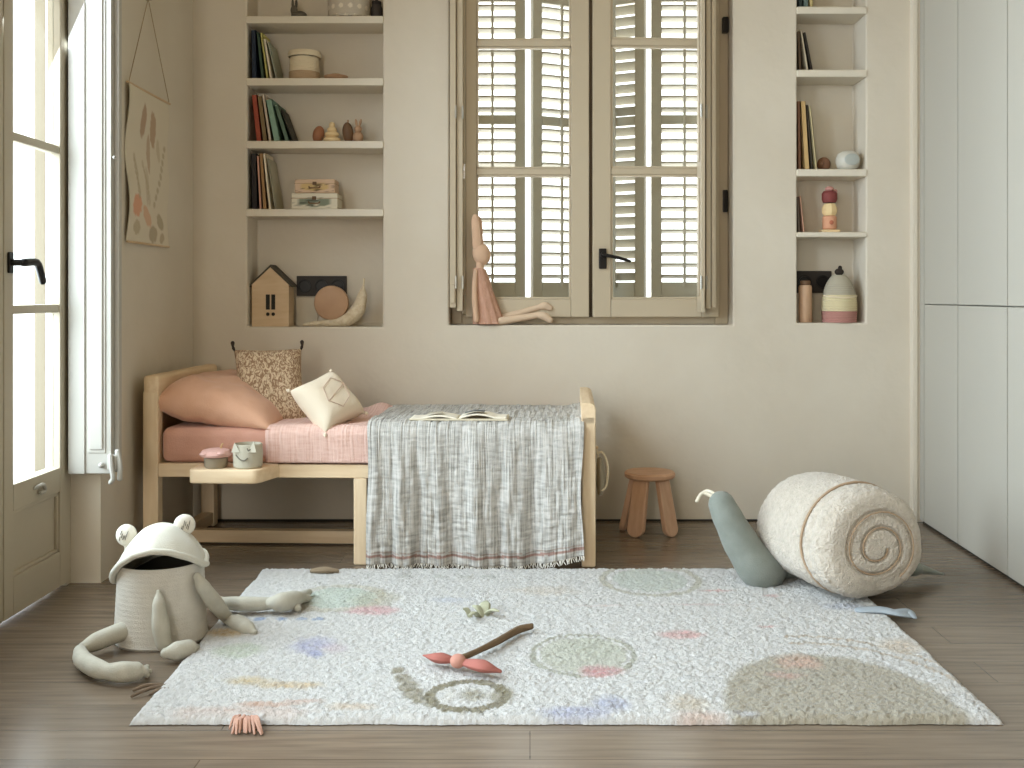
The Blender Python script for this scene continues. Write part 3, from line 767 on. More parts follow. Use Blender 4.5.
# ------------------------------------------------------------------ rabbit doll on the sill
YD = 4.655
t = thing('rabbit_doll', 'long-eared linen rabbit doll in blush dress sitting on the window sill', 'doll', (PX(479, YD), YD, .8585))
def D(u, v, dy=0): return (PX(u, YD)-PX(479, YD), dy, PZ(v, YD)-.8585)
MB().ball(.040, .032, .050, T(*D(481.5, 254)) @ R('Y', -18)).tube([D(480, 262), D(480, 270)], .018, 12).build('head', M['doll'], t)
MB().tube([D(477.5, 246, -.012), D(476.5, 232, -.016), D(475.5, 222, -.016), D(475.5, 217, -.014)], [.022, .020, .018, .012], 12, flat=.5).build('ear', M['doll'], t)
MB().tube([D(478.5, 246, .014), D(478, 232, .016), D(478, 223, .016), D(478, 218.5, .016)], [.022, .020, .018, .012], 12, flat=.5).build('ear', M['doll'], t)
def dressfn(a, b):
    th = a*2*PI
    z0, z1 = D(0, 268)[2], .004
    z = z0+(z1-z0)*b
    cx = D(478.5, 0)[0]*(1-b)+D(489, 0)[0]*b
    rx = .022+(.068-.022)*b**.8; ry = .02+(.05-.02)*b**.8
    w = 1+.07*math.sin(th*11)*b
    return (cx+rx*w*math.cos(th), ry*w*math.sin(th), z)
g = MB().grid(67, 20, dressfn); bmesh.ops.remove_doubles(g.bm, verts=g.bm.verts, dist=1e-5)
g.build('dress', M['dress'], t)
MB().tube([D(476, 271, -.022), D(475, 287, -.034), D(475.5, 304, -.045), D(477, 319.5, -.048)], [.010, .012, .013, .013], 12).build('arm', M['doll'], t)
MB().tube([D(484, 271, .024), D(489, 287, .036), D(492, 304, .046), D(494, 319, .05)], [.010, .012, .013, .012], 12).build('arm', M['doll'], t)
zc = .018
for nm, y0, a in (('leg', -.018, [(500, 321), (520, 318), (538, 315)]), ('leg', .024, [(500, 318), (520, 313), (540, 307)])):
    pts = [D(u, v, y0) for u, v in a]
    pts = [(p[0], p[1], max(p[2], .016)) for p in pts]
    MB().tube(pts, [.018, .015, .013], 12).build(nm, M['dollleg'], t)
MB().tube([D(538, 315, -.018), D(544, 316, -.02), D(550, 320, -.02)], [.014, .018, .014], 12).build('foot', M['dollleg'], t)
MB().tube([D(540, 307, .024), D(545, 306, .022), D(550, 308, .02)], [.014, .018, .014], 12).build('foot', M['dollleg'], t)

# ------------------------------------------------------------------ wall hanging on the left wall
t = thing('wall_hanging', 'canvas wall hanging with pressed leaves and flowers on a cord', 'wall hanging', (XL, 0, 0))
y0, y1, z0, z1 = 3.845, 4.275, 1.185, 1.765
motifs = []
def mo(fy, fz, ry, rz, rot, c): motifs.append((y0+(y1-y0)*fy, z1-(z1-z0)*fz, ry, rz, math.radians(rot), c))
mo(.36, .20, .030, .070, -8, (150, 112, 84)); mo(.60, .23, .034, .075, 6, (156, 118, 88)); mo(.50, .40, .022, .080, 0, (168, 136, 110))
mo(.20, .76, .055, .045, 20, (214, 128, 92)); mo(.46, .82, .06, .03, -35, (206, 150, 116)); mo(.80, .84, .045, .03, -30, (150, 134, 104))
mo(.20, .90, .04, .03, 0, (170, 152, 120)); mo(.60, .93, .05, .035, 10, (150, 132, 106)); mo(.82, .95, .03, .02, 30, (160, 140, 112))
mo(.75, .36, .02, .05, 10, (186, 170, 140)); mo(.45, .62, .02, .08, 5, (188, 172, 146))
for k in range(9): mo(.18+.01*k, .45+.03*k, .012, .018, 40*k, (176, 160, 132)); mo(.92-.035*k, .33+.05*k, .016, .014, 30*k, (168, 152, 122)); mo(.36+.02*k, .48+.03*k, .010, .016, 20*k, (184, 168, 140))
def canvas_paint(co):
    c = (212, 202, 182)
    for (a, b, ry, rz, ro, col) in motifs:
        dy, dz = co.y-a, co.z-b
        p = (dy*math.cos(ro)+dz*math.sin(ro))/ry; q = (-dy*math.sin(ro)+dz*math.cos(ro))/rz
        d = p*p+q*q+.35*noise.noise(Vector((co.y*60, co.z*60, ry*99)))
        if d < 1:
            k = min(1, (1-d)*3)*.55
            c = tuple(c[i]*(1-k)+col[i]*k for i in range(3))
    return c
def canv(a, b):
    y = y0+(y1-y0)*a; z = z1+(z0-z1)*b
    return (.008+.008*math.sin(b*9+1)*(1-a)**2+.004*math.sin(b*14)*a, y+.004*math.sin(b*11)*(1-a), z)
o = MB().grid(90, 110, canv).build('canvas', M['paint'], t, paint=canvas_paint)
sm = o.modifiers.new('thick', 'SOLIDIFY'); sm.thickness = .003
MB().tube([(.014, y0-.01, z1), (.014, y1+.012, z1)], .0045, 10, 2).build('top_rod', M['wood_light'], t)
MB().tube([(.012, y0-.005, z0), (.012, y1+.005, z0)], .0045, 10, 2).build('bottom_rod', M['wood_light'], t)
MB().tube([(.014, y0+.005, z1+.006), (.008, 4.06, 2.13), (.014, y1, z1+.006)], .0018, 6, 1, caps=False).build('cord', colmat((168, 148, 120)), t)
MB().cyl(.005, 0, .02, 10, T(0, 4.06, 2.128) @ R('Y', 90)).build('nail', M['black'], t)

# ================================================================== THE BED
BX, BY = -1.432, 3.902
BR = -2.2
BL = 1.672; BD = .665
def bedpt(x, y, z=0):
    a = math.radians(BR)
    return Vector((BX+x*math.cos(a)-y*math.sin(a), BY+x*math.sin(a)+y*math.cos(a), z))
bed = thing('bed', 'pine child bed with open headboard frame and a small side shelf', 'bed', (BX, BY, 0), (0, 0, BR))
pw = .058
def leg(x0, x1, y0, y1, z1, lab='leg'): return MB().box(x0, x1, y0, y1, 0, z1, bevel=.006).build(lab, M['pineZ'], bed)
# headboard: two posts, deep top rail, bottom cross rail
leg(0, pw, 0, .05, .635); leg(0, pw, BD-.05, BD, .635)
MB().box(.0, pw, .0, BD, .612, .692, bevel=.014, seg=3).build('headboard_rail', M['pineY'], bed)
MB().box(.006, .024, .05, BD-.05, .30, .612).build('headboard_panel', M['pineY'], bed, smooth=False)
MB().box(.004, .054, .05, BD-.05, .012, .062, bevel=.004).build('cross_rail', M['pineY'], bed)
# footboard
fx0, fx1 = BL-.052, BL
leg(fx0, fx1, 0, .05, .55); leg(fx0, fx1, BD-.05, BD, .55)
pr = [(fx0, .52), (fx1, .52), (fx1, .575), (fx1-.006, .590), (fx1-.020, .597), (fx0, .597)]
MB().prism(pr, 0, BD, bevel=.003).build('footboard_rail', M['pineY'], bed)
MB().box(fx0+.008, fx1-.022, .05, BD-.05, .16, .52).build('footboard_panel', M['pineY'], bed, smooth=False)
# side rails, deck, middle legs, floor beam
MB().box(pw, fx0, 0.0, .028, .318, .368, bevel=.004).build('side_rail', M['pine'], bed)
MB().box(pw, fx0, BD-.028, BD, .318, .368, bevel=.004).build('side_rail', M['pine'], bed)
MB().box(pw, fx0, .028, BD-.028, .345, .364).build('deck', M['pine'], bed, smooth=False)
mx0 = PX(354, 3.88)-BX
leg(mx0, mx0+.050, -.002, .048, .318); leg(mx0, mx0+.050, BD-.05, BD, .318)
MB().box(pw-.004, mx0+.05, .300, .345, .006, .056, bevel=.004).build('floor_beam', M['pine'], bed)
# side shelf
sh = [(.222, -.145), (.474, -.145), (.510, .0), (.222, .0)]
g = MB(); b2 = bmesh.new()
def rounded(poly, rads, n=6):
    out = []
    for i, p in enumerate(poly):
        p = Vector(p); a = Vector(poly[i-1]); c = Vector(poly[(i+1) % len(poly)]); r = rads[i]
        if r <= 0: out.append(tuple(p)); continue
        d0 = (a-p).normalized(); d1 = (c-p).normalized()
        p0, p1 = p+d0*r, p+d1*r
        for k in range(n+1):
            s = k/n
            out.append(tuple((1-s)**2*p0+2*s*(1-s)*p+s*s*p1))
    return out
poly = rounded(sh, [.03, .03, 0, 0])
g.prism([(x, y) for x, y in poly], -.368, -.322, R('X', -90) @ Matrix.Diagonal((1, 1, 1, 1)), bevel=0)
for v in g.bm.verts: pass
g.bm.free(); g = MB()
b2 = bmesh.new()
A = [b2.verts.new((x, y, .370)) for x, y in poly]; B = [b2.verts.new((x, y, .320)) for x, y in poly]
b2.faces.new(A); b2.faces.new(B[::-1])
for k in range(len(poly)): b2.faces.new((A[k], B[k], B[(k+1) % len(poly)], A[(k+1) % len(poly)]))
bmesh.ops.recalc_face_normals(b2, faces=b2.faces)
bmesh.ops.bevel(b2, geom=[e for e in b2.edges if abs(e.verts[0].co.z-e.verts[1].co.z) < 1e-6], offset=.006, segments=3, profile=.5, affect='EDGES')
g._merge(b2); g.build('side_shelf', M['pine'], bed)

MZ0, MZ1 = .3685, .498
mt = thing('mattress', 'mattress in dusty pink fitted sheet on the pine bed', 'mattress', (BX, BY, MZ0), (0, 0, BR))
def slabcloth(x0, x1, y0, y1, z0, z1, rad, amp, seed, nx=90):
    g = MB().box(x0, x1, y0, y1, z0, z1, bevel=rad, seg=4)
    bmesh.ops.subdivide_edges(g.bm, edges=[e for e in g.bm.edges if e.calc_length() > .05], cuts=14, use_grid_fill=True)
    for v in g.bm.verts:
        c = v.co
        if c.z > z0+.01:
            v.co += Vector((0, -1 if c.y < (y0+y1)/2 else 1, .5))*amp*noise.noise(Vector((c.x*6+seed, c.y*6, c.z*10)))
    return g
slabcloth(pw+.006, fx0-.006, .008, BD-.02, 0, MZ1-MZ0, .03, .004, 3.3).build('mattress_body', M['sheet'], mt, angle=60)

# pink quilt spread over the middle of the mattress: top, front face, and a rumpled edge
def drape(x0, x1, ys, z_top, z_bot, rad, off):
    # path from back to front over the top, round the edge and down; returns fn(s in metres) and length
    L1 = ys[1]-ys[0]-rad; La = rad*PI/2; L2 = z_top-rad-z_bot
    def f(s):
        if s < L1: return (ys[1]-s, z_top, 0)
        if s < L1+La:
            a = (s-L1)/rad
            return (ys[0]+rad-rad*math.sin(a), z_top-rad+rad*math.cos(a), a/(PI/2))
        return (ys[0], z_top-rad-(s-L1-La), 1)
    return f, L1+La+L2
qf, qL = drape(0, 0, (-.002, BD-.05), MZ1+.008, MZ0+.006, .035, 0)
qx0, qx1 = PX(266, 3.88)-BX, fx0-.012
def quiltfn(a, b):
    x = qx0+(qx1-qx0)*a; s = b*qL
    y, z, w = qf(s)
    n = noise.noise(Vector((x*14, s*14, 1)))*.003+noise.noise(Vector((x*40, s*9, 5)))*.0018
    if w < .5:
        z += max(0, n+.001)
        # rumple near the blanket edge at the back
        z += .030*math.exp(-((x-.79)/.05)**2-((y-.55)/.07)**2)
    else: y -= max(0, n+.001)
    x += .006*noise.noise(Vector((s*9, 2, a*3)))*(1-a)
    return (x, y, z)
qt = MB().grid(150, 100, quiltfn, uv=lambda a, b: (a*(qx1-qx0), b*qL)).build('quilt', M['quilt'])
qt.location = (BX, BY, 0); qt.rotation_euler = (0, 0, math.radians(BR))
sm = qt.modifiers.new('thick', 'SOLIDIFY'); sm.thickness = .004; sm.offset = -1
tag(qt, 'thin pale pink quilt spread over the mattress, under the grey blanket', 'quilt')

# grey muslin blanket: over the foot of the bed and hanging to the floor
bf, bLn = drape(0, 0, (-.022, BD-.06), MZ1+.022, .012, .05, 0)
bx0, bx1 = PX(370, 3.86)-BX, PX(583, 3.83)-BX
ltop = (BD-.06)+.022-.05
def blanketfn(a, b):
    s = b*bLn
    y, z, w = bf(s)
    down = max(0, (s-ltop)/(bLn-ltop))
    x = bx0+(bx1-bx0)*a
    hang = min(1, down*1.6)
    # gather folds that grow towards the hem
    ph = x*46+2.2*noise.noise(Vector((x*5, .3, 0)))+.7*noise.noise(Vector((x*3, s*2, 4)))
    fold = .011*math.sin(ph)+.008*math.sin(ph*.43+1.3)+.005*math.sin(ph*2.3+noise.noise(Vector((x*4, s*3, 8)))*3)
    cr = .0045*noise.noise(Vector((x*70, s*14, 1)))+.0035*noise.noise(Vector((x*16, s*60, 2)))
    y2 = y-hang*(.022+fold+1.2*cr)
    z2 = z+(1-hang)*(.004+.004*noise.noise(Vector((x*8, y*8, 0)))+cr)
    # a thick ridge of cloth pushed against the foot post
    e = math.exp(-((a-1)/.045)**2)
    y2 -= hang*e*.018; z2 += (1-hang)*e*.012
    lift = max(0, (a-.72)/.28)**1.3*.045+.010*abs(noise.noise(Vector((a*6, 0, 9))))
    z2 += lift*down*down
    x += -.010*(1-down)*(1-a)+.006*math.sin(down*5)*(1 if a < .05 else 0)
    if a > .97: x += .006*math.sin(down*7+1)
    return (x, y2, z2)
def blanket_paint(co):
    # woven reddish stripe close to the hem
    n = noise.noise(Vector((co.x*9, 0, 0)))*.004
    lift = max(0, ((co.x-bx0)/(bx1-bx0)-.72)/.28)**1.3*.04
    if co.y < .03 and .040 < co.z-lift+n < .050: return (205, 170, 162)
    if co.y < .03 and .056 < co.z-lift+n < .060: return (226, 208, 202)
    return (255, 255, 255)
bl = thing('blanket', 'crinkled grey muslin blanket hanging over the bed side to the floor', 'blanket', (BX, BY, 0), (0, 0, BR))
cl = MB().grid(300, 240, blanketfn, uv=lambda a, b: (a*(bx1-bx0), b*bLn)).build('cloth', M['muslin'], bl, paint=blanket_paint)
sm = cl.modifiers.new('thick', 'SOLIDIFY'); sm.thickness = .003; sm.offset = -1
fg = MB()
for k in range(150):
    a = (k+.5)/150
    p = Vector(blanketfn(a, 1.0))
    fg.tube([p, p+Vector((random.uniform(-.004, .004), random.uniform(-.006, .002), -.006)), p+Vector((random.uniform(-.007, .007), random.uniform(-.014, .0), -min(.016, p.z-.003)))], [.0022, .002, .0012], 5, 2)
o = fg.build('fringe', mat('fringe_yarn', (214, 210, 200), .95), bl); 

# open picture book lying on the blanket
bk = bedpt(PX(459, 3.92)-BX, .075, MZ1+.034)
ob = thing('open_book', 'open picture book lying face up on the grey blanket', 'book', bk, (0, 0, BR))
def pg(sgn):
    def f(a, b):
        x = sgn*(.004+a*.175); y = -.05+.115*b
        return (x, y, .004+.012*math.sin(min(1, a*1.3)*PI)*(.9 if sgn < 0 else 1.1)+(.004 if sgn > 0 else .0))
    return f
for s in (-1, 1):
    o = MB().grid(24, 12, pg(s)).build('page', M['page'], ob)
    sm = o.modifiers.new('thick', 'SOLIDIFY'); sm.thickness = .006; sm.offset = 1 if s < 0 else -1
pic = MB()
pic.grid(12, 8, lambda a, b: (.02+a*.075, -.045+.06*b, pg(1)((.016+a*.075)/.175, .5)[2]+.0085))
pic.build('picture', colmat((92, 94, 92)), ob)
pic = MB()
pic.grid(12, 8, lambda a, b: (-.06-a*.06, -.035+.05*b, pg(-1)((.056+a*.06)/.175, .5)[2]+.0085))
pic.build('picture', colmat((176, 166, 146)), ob)
MB().box(-.182, .182, -.054, .07, -.004, .003, bevel=.002).build('cover', colmat((206, 196, 172)), ob)

# ------------------------------------------------------------------ pillows
def cushion(name, label, w, h, tt, loc, rot, material, seed, part='cover', wr=.006, pinch=.07):
    t = thing(name, label, 'cushion' if name == 'cushion' else 'pillow', loc, rot)
    MB().pillow(w, h, tt, 44, pinch, wr, seed).build(part, material, t, angle=80)
    return t
pl = cushion('pillow', 'large terracotta linen pillow lying against the headboard', .46, .58, .19, bedpt(.262, .290, .578), (1, 6, -3), M['terracotta'], 2.0, wr=.016, pinch=.03)
for v in pl.children[0].data.vertices:              # it slumps: flat underneath, thin and drooping towards the right
    q = v.co.x/.23
    v.co.z *= 1-.35*max(0, q)
    v.co.z -= .050*max(0, q+.15)**1.8
    v.co.z = max(v.co.z, -.076+.019*(q+.1))
MB().tube([(-.226, -.26, 0), (-.224, -.1, .004), (-.224, .1, -.004), (-.226, .26, 0)], .005, 8).build('piping', M['terracotta'], pl)
cs = cushion('cushion', 'brown sprig-printed cushion with dark corner tassels leaning on the wall side', .265, .345, .125, bedpt(.400, .270, .624), (60, 0, 20), M['sprig'], 5.0, wr=.010)
for sx_ in (-1, 1):
    tb = MB().tube([(sx_*.130, .168, 0), (sx_*.134, .178, .002), (sx_*.136, .186, .003)], [.004, .006, .003], 8)
    tb.tube([(sx_*.136, .186, .003), (sx_*.136, .200, .004)], [.005, .008], 8)
    tb.build('tassel', M['tassel_black'], cs)
wc = cushion('cushion', 'small ivory diamond-stitched cushion leaning on the printed cushion',   .215, .215, .125, (PX(328, 3.98), 3.98, PZ(402, 3.98)), (0, 0, 0), M['white_cush'], 8.0, wr=.007)
e1 = Vector((.147, -.05, -.16)).normalized(); ez = e1.cross(Vector((.122, .17, .06))).normalized(); e2 = ez.cross(e1)
wc.rotation_euler = Matrix((e1, e2, ez)).transposed().to_euler()
st = MB()
def onp(x, y, w=.215, h=.215, t=.125):
    u, v = x/(w/2), y/(h/2)
    return (x, y, t/2*max(0, (1-u**4)*(1-v**4))**.55+.0035)
for loop in ([(-.06, .03), (-.02, .065), (.04, .045), (.065, -.01), (.02, -.05), (-.035, -.03), (-.06, .03)], [(-.015, .06), (.005, .0), (.022, -.05)]):
    pts = []
    for p, q in zip(loop, loop[1:]):
        for k in range(5): pts.append(onp(p[0]+(q[0]-p[0])*k/5, p[1]+(q[1]-p[1])*k/5))
    pts.append(onp(*loop[-1]))
    st.tube(pts, .0014, 6, 1)
st.build('stitching', colmat((196, 168, 148)), wc)
for cxn, cyn in ((-1, 1), (1, 1), (1, -1), (-1, -1)):
    MB().tube([(cxn*.104, cyn*.104, 0), (cxn*.110, cyn*.110, .0), (cxn*.114, cyn*.114, 0)], [.004, .007, .004], 8).build('pompom', M['white_cush'], wc)

# ------------------------------------------------------------------ two little baskets on the side shelf
p = Vector((PX(216, 3.80), 3.80, .3705))
t = thing('lidded_pot', 'small grey felt pot with pink mushroom lid on the bed shelf', 'pot', p)
MB().lathe([(0, 0), (.036, 0), (.040, .006), (.042, .036), (.038, .038), (0, .038)], 28).build('body', colmat((150, 138, 118), .95), t)
lid = MB().lathe([(.040, .039), (.052, .040), (.056, .047), (.048, .062), (.025, .068), (0, .069)], 28)
lid.ball(.018, .018, .009, T(-.03, -.035, .052)).ball(.018, .018, .009, T(.028, -.036, .054))
lid.build('lid', colmat((208, 166, 156), .95), t)
MB().tube([(.018, 0, .067), (.020, 0, .080), (.024, 0, .083)], .004, 8).build('stem', colmat((196, 160, 120)), t)
p = Vector((PX(248, 3.80), 3.80, .3705))
t = thing('cat_cup_basket', 'small grey-white felt basket with ears on the bed shelf', 'basket', p)
MB().lathe([(0, 0), (.046, 0), (.051, .006), (.053, .05), (.050, .084), (.046, .086), (.045, .08), (.047, .012), (0, .010)], 30).build('body', colmat((184, 178, 160), .95), t)
ear = MB().prism([(-.046, .06), (-.014, .06), (-.034, .096)], -.052, -.046, bevel=.0015).prism([(.012, .06), (.044, .06), (.034, .100)], -.052, -.046, bevel=.0015)
ear.build('ears', colmat((206, 202, 186), .95), t)
nose = MB().tube([(-.030, -.0475, .05), (-.015, -.053, .036), (0, -.0545, .032), (.012, -.0535, .04)], .0022, 6).tube([(.012, -.054, .074), (.016, -.054, .066), (.022, -.052, .072)], .002, 6)
nose.build('face_stitching', colmat((120, 116, 104)), t)

# ------------------------------------------------------------------ pouch hanging behind the foot of the bed
hp = bedpt(BL+.004, .14, 0)
t = thing('hanging_pouch', 'grey linen pouch hanging by a loop on the outer side of the bed foot', 'pouch', (hp.x, hp.y, 0))
MB().tube([(.014, 0, .37), (.018, 0, .33), (.020, 0, .28), (.016, 0, .245)], [.010, .016, .018, .010], 14, flat=2.2).build('bag', colmat((148, 140, 122), .95), t)
MB().tube([(.004, -.02, .395), (.025, -.03, .40), (.043, -.035, .35), (.038, -.03, .28), (.022, -.03, .26)], .004, 8).tube([(.003, .0, .42), (.008, 0, .39), (.014, 0, .36)], .003, 8).build('loop', M['rope'], t)
MB().cyl(.006, 0, .012, 10, T(-.003, 0, .415) @ R('Y', 90)).build('peg', M['pine'], t)

# ------------------------------------------------------------------ stool
SX, SY = PX(650, 4.40), 4.41
st = thing('stool', 'low round beech stool with three splayed plank legs by the back wall', 'stool', (SX, SY, 0))
MB().lathe([(0, .228), (.098, .228), (.105, .234), (.106, .247), (.100, .254), (0, .255)], 44).build('seat', M['stool'], st)
def stool_leg(ang, w=.084):
    d = Vector((math.cos(ang), math.sin(ang), 0)); s = Vector((-d.y, d.x, 0))
    b2 = bmesh.new(); th = .024
    prof = []
    for k in range(13):
        a = PI*k/12
        prof.append((-w/2*.92*math.cos(a), .034-.034*math.sin(a)))
    prof += [(w/2*.80, .232), (-w/2*.80, .232)]
    lay = []
    for side in (-1, 1):
        row = []
        for (q, z) in prof:
            r = .116-.050*(z/.232)+side*th/2
            v = d*r+s*q; row.append(b2.verts.new((v.x, v.y, z)))
        lay.append(row)
    b2.faces.new(lay[0]); b2.faces.new(lay[1][::-1])
    n = len(prof)
    for k in range(n): b2.faces.new((lay[0][k], lay[1][k], lay[1][(k+1) % n], lay[0][(k+1) % n]))
    bmesh.ops.recalc_face_normals(b2, faces=b2.faces)
    g = MB(); g._merge(b2); o = g.build('leg', M['stoolleg'], st)
    bv = o.modifiers.new('b', 'BEVEL'); bv.width = .004; bv.segments = 2; bv.limit_method = 'ANGLE'
for a in (-47, -127, 162): stool_leg(math.radians(a))

# ================================================================== THE RUG
rx0, rx1, ry0, ry1 = -.920, 1.090, 2.428, 3.762
rug = thing('rug', 'large cream shaggy rug with pastel garden motifs on the floor', 'rug', (0, 0, 0))
W = []
def circ(u, v, r, col, ry=None, k=1.0, soft=.25, ring=None):
    c = FL(u, v, .015); W.append((c.x, c.y, r, ry or r, col, k, soft, ring))
circ(845, 712, .285, (176, 165, 140), .40, .85, .08)
circ(338, 599, .155, (214, 208, 190), .155, .9, .1, (.78, 1.0)); circ(338, 599, .155, (206, 216, 200), .155, .9, .15, (0, .74))
circ(375, 600, .09, (176, 168, 136), .12, .5, .4)
circ(372, 612, .10, (226, 166, 166), .06, .9, .5)
for u in (260, 281, 302, 318): circ(u, 620.5, .022, (142, 164, 204), .02, .9, .4)
circ(228, 634, .10, (196, 158, 98), .045, .9, .5); circ(240, 652, .085, (200, 208, 184), .075, .9, .4)
circ(312, 646, .07, (178, 178, 216), .09, .8, .6); circ(316, 655, .03, (150, 156, 206), .04, .8, .6); circ(333, 650, .05, (216, 190, 204), .05, .6, .6)
circ(252, 683, .075, (216, 186, 132), .04, .8, .6); circ(293, 687, .10, (218, 184, 132), .03, .8, .6)
circ(240, 712, .22, (230, 200, 184), .04, .8, .7); circ(270, 706, .10, (216, 160, 128), .02, .7, .6); circ(300, 703, .06, (214, 162, 136), .02, .6, .6); circ(350, 708, .07, (222, 192, 158), .03, .8, .6)
circ(650, 581, .175, (196, 190, 170), .20, .95, .06, (.86, 1.0)); circ(650, 581, .175, (204, 210, 196), .20, .8, .1, (0, .72))
circ(583, 656, .145, (176, 174, 152), .17, .85, .08, (.90, 1.0)); circ(583, 656, .145, (206, 206, 186), .17, .85, .15, (0, .84)); circ(590, 650, .09, (184, 188, 168), .11, .35, .6)
circ(601, 673, .062, (224, 154, 156), .055, .95, .5)
circ(683, 636, .075, (226, 160, 152), .045, .9, .5); circ(700, 606, .15, (226, 190, 182), .012, .6, .6); circ(600, 607, .12, (222, 190, 180), .010, .5, .6)
circ(800, 664, .08, (226, 178, 154), .07, .85, .6); circ(785, 677, .06, (224, 170, 154), .03, .7, .6); circ(900, 647, .075, (228, 204, 176), .09, .8, .6)
circ(765, 628, .04, (224, 164, 152), .012, .8, .5); circ(716, 592, .07, (222, 166, 156), .02, .8, .5); circ(770, 597, .03, (218, 160, 150), .02, .6, .5)
circ(572, 713, .11, (176, 178, 208), .035, .8, .6); circ(610, 705, .06, (172, 176, 206), .06, .8, .6); circ(450, 601, .09, (190, 196, 220), .04, .5, .7)
circ(690, 705, .07, (218, 196, 164), .08, .7, .7); circ(700, 718, .09, (226, 190, 170), .04, .7, .6); circ(745, 715, .04, (206, 208, 222), .02, .7, .5)
circ(468, 697, .105, (136, 126, 96), .105, .95, .1, (.72, 1.0)); circ(472, 697, .04, (150, 140, 112), .05, .9, .6); circ(503, 697, .035, (140, 130, 100), .06, .9, .4); circ(450, 696, .02, (220, 214, 200), .06, .5, .6)
for u, v, r in ((398, 672, .022), (403, 680, .026), (409, 688, .03), (413, 695, .03), (420, 701, .024), (430, 706, .018), (445, 711, .014), (462, 713, .014), (480, 713, .014)): circ(u, v, r, (140, 130, 102), r*1.4, .95, .35)
for u in (405, 440, 466, 488): circ(u, 578, .035, (196, 196, 184), .025, .8, .5)
circ(545, 592, .14, (230, 212, 190), .07, .6, .7); circ(405, 575, .03, (180, 176, 166), .02, .7, .5)
circ(845, 608, .09, (176, 178, 192), .05, .75, .6); circ(640, 606, .02, (190, 180, 150), .01, .5, .4)
circ(905, 628, .035, (196, 188, 170), .02, .5, .5); circ(870, 640, .02, (190, 184, 166), .02, .5, .5); circ(940, 690, .04, (220, 214, 200), .05, .5, .5)
def rug_paint(co):
    n1 = noise.noise(Vector((co.x*60, co.y*60, 0))); n2 = noise.noise(Vector((co.x*17, co.y*17, 4)))
    n3 = noise.noise(Vector((co.x*150, co.y*150, 7)))
    b = 1+.06*n1+.07*n3
    c = [189*b, 187*b, 183*b]
    for (x, y, a, q, col, k, soft, ring) in W:
        dx, dy = (co.x-x)/a, (co.y-y)/q
        if abs(dx) > 1.6 or abs(dy) > 1.6: continue
        d = math.sqrt(dx*dx+dy*dy)+(.28*n1+.30*n2+.12*n3)*soft*1.6
        if ring: m = 1 if ring[0] < d < ring[1] else 0
        else: m = max(0, min(1, (1-d)/soft))
        m *= k*(.72+.5*n1 if soft > .3 else .92+.25*n1)
        m = max(0, min(1, m))
        c = [c[i]*(1-m)+.82*col[i]*(1+.12*n3)*m for i in range(3)]
    # pale outlined band round the big olive arc
    dx, dy = (co.x-.757)/.32, (co.y-2.47)/.44
    d = math.sqrt(dx*dx+dy*dy)+.02*n1
    if co.x > .72 and (1.06 < d < 1.10 or 1.20 < d < 1.235): c = [172, 160, 144]
    return [max(0, min(255, v)) for v in c]
def rugfn(a, b):
    x = rx0+(rx1-rx0)*a; y = ry0+(ry1-ry0)*b
    x += (-.036*b)*(1-a)**3*1.0+.028*a**3*(b-.5)*.6+.008*a*a*(1-b)
    e = min(a*(rx1-rx0), (1-a)*(rx1-rx0), b*(ry1-ry0), (1-b)*(ry1-ry0))
    x += .006*noise.noise(Vector((0, y*7, 3)))*(abs(a-.5)*2)**6; y += .006*noise.noise(Vector((x*7, 0, 5)))*(abs(b-.5)*2)**6
    k = min(1, e/.018)**.5
    h = .017+.0032*noise.noise(Vector((x*120, y*120, 0)))+.003*noise.noise(Vector((x*34, y*34, 2)))+.0030*random.uniform(-1, 1)
    x += .0018*random.uniform(-1, 1); y += .0018*random.uniform(-1, 1)
    return (x, y, max(.001, .002+h*k))
g = MB().grid(450, 310, rugfn)
g.build('pile', M['rug'], rug, paint=rug_paint, angle=180)
def RP(u, v, z=.02): return FL(u, v, z)
# fish tail flap sticking out at the right, tassels, twigs
fl = MB().tube([RP(862, 610, .024), RP(880, 610, .026), RP(896, 613, .024), RP(906, 615, .018)], [.022, .026, .022, .018], 12, flat=.35)
fl.tube([RP(896, 612, .026), RP(908, 611, .022), RP(914, 617, .016)], [.016, .016, .010], 10, flat=.4)
o = fl.build('fish_tail', colmat((150, 158, 164), .95), rug); o['label'] = 'blue-grey fabric tail sticking out over the right edge'
tz = MB()
for k in range(22):
    a = RP(238+k*.9, 717+random.uniform(-2, 2), .022); b = RP(231+k*1.5+random.uniform(-2, 2), 731+random.uniform(-4, 3), .006)
    tz.tube([a, (a+b)/2+Vector((random.uniform(-.004, .004), 0, .010)), b], [.0035, .004, .0028], 6, 3)
o = tz.build('pink_tassel', colmat((190, 150, 132), .95), rug); o['label'] = 'pink yarn tassel hanging over the front edge'
tz = MB()
for (u0, v0, u1, v1) in ((132, 696, 166, 686), (134, 690, 160, 685), (150, 694, 168, 690)):
    a, b = RP(u0, v0, .006), RP(u1, v1, .012); tz.tube([a, (a+b)/2+Vector((0, 0, .006)), b], [.004, .005, .006], 8, 4)
o = tz.build('brown_fringe', colmat((112, 96, 80), .95), rug); o['label'] = 'brown stick-like fringe at the left edge'
a = [RP(312, 571, .026), RP(324, 570, .032), RP(337, 571, .026)]
o = MB().tube(a, [.008, .012, .008], 8, 4).build('brown_leaf', colmat((138, 122, 100), .95), rug)
gl = MB()
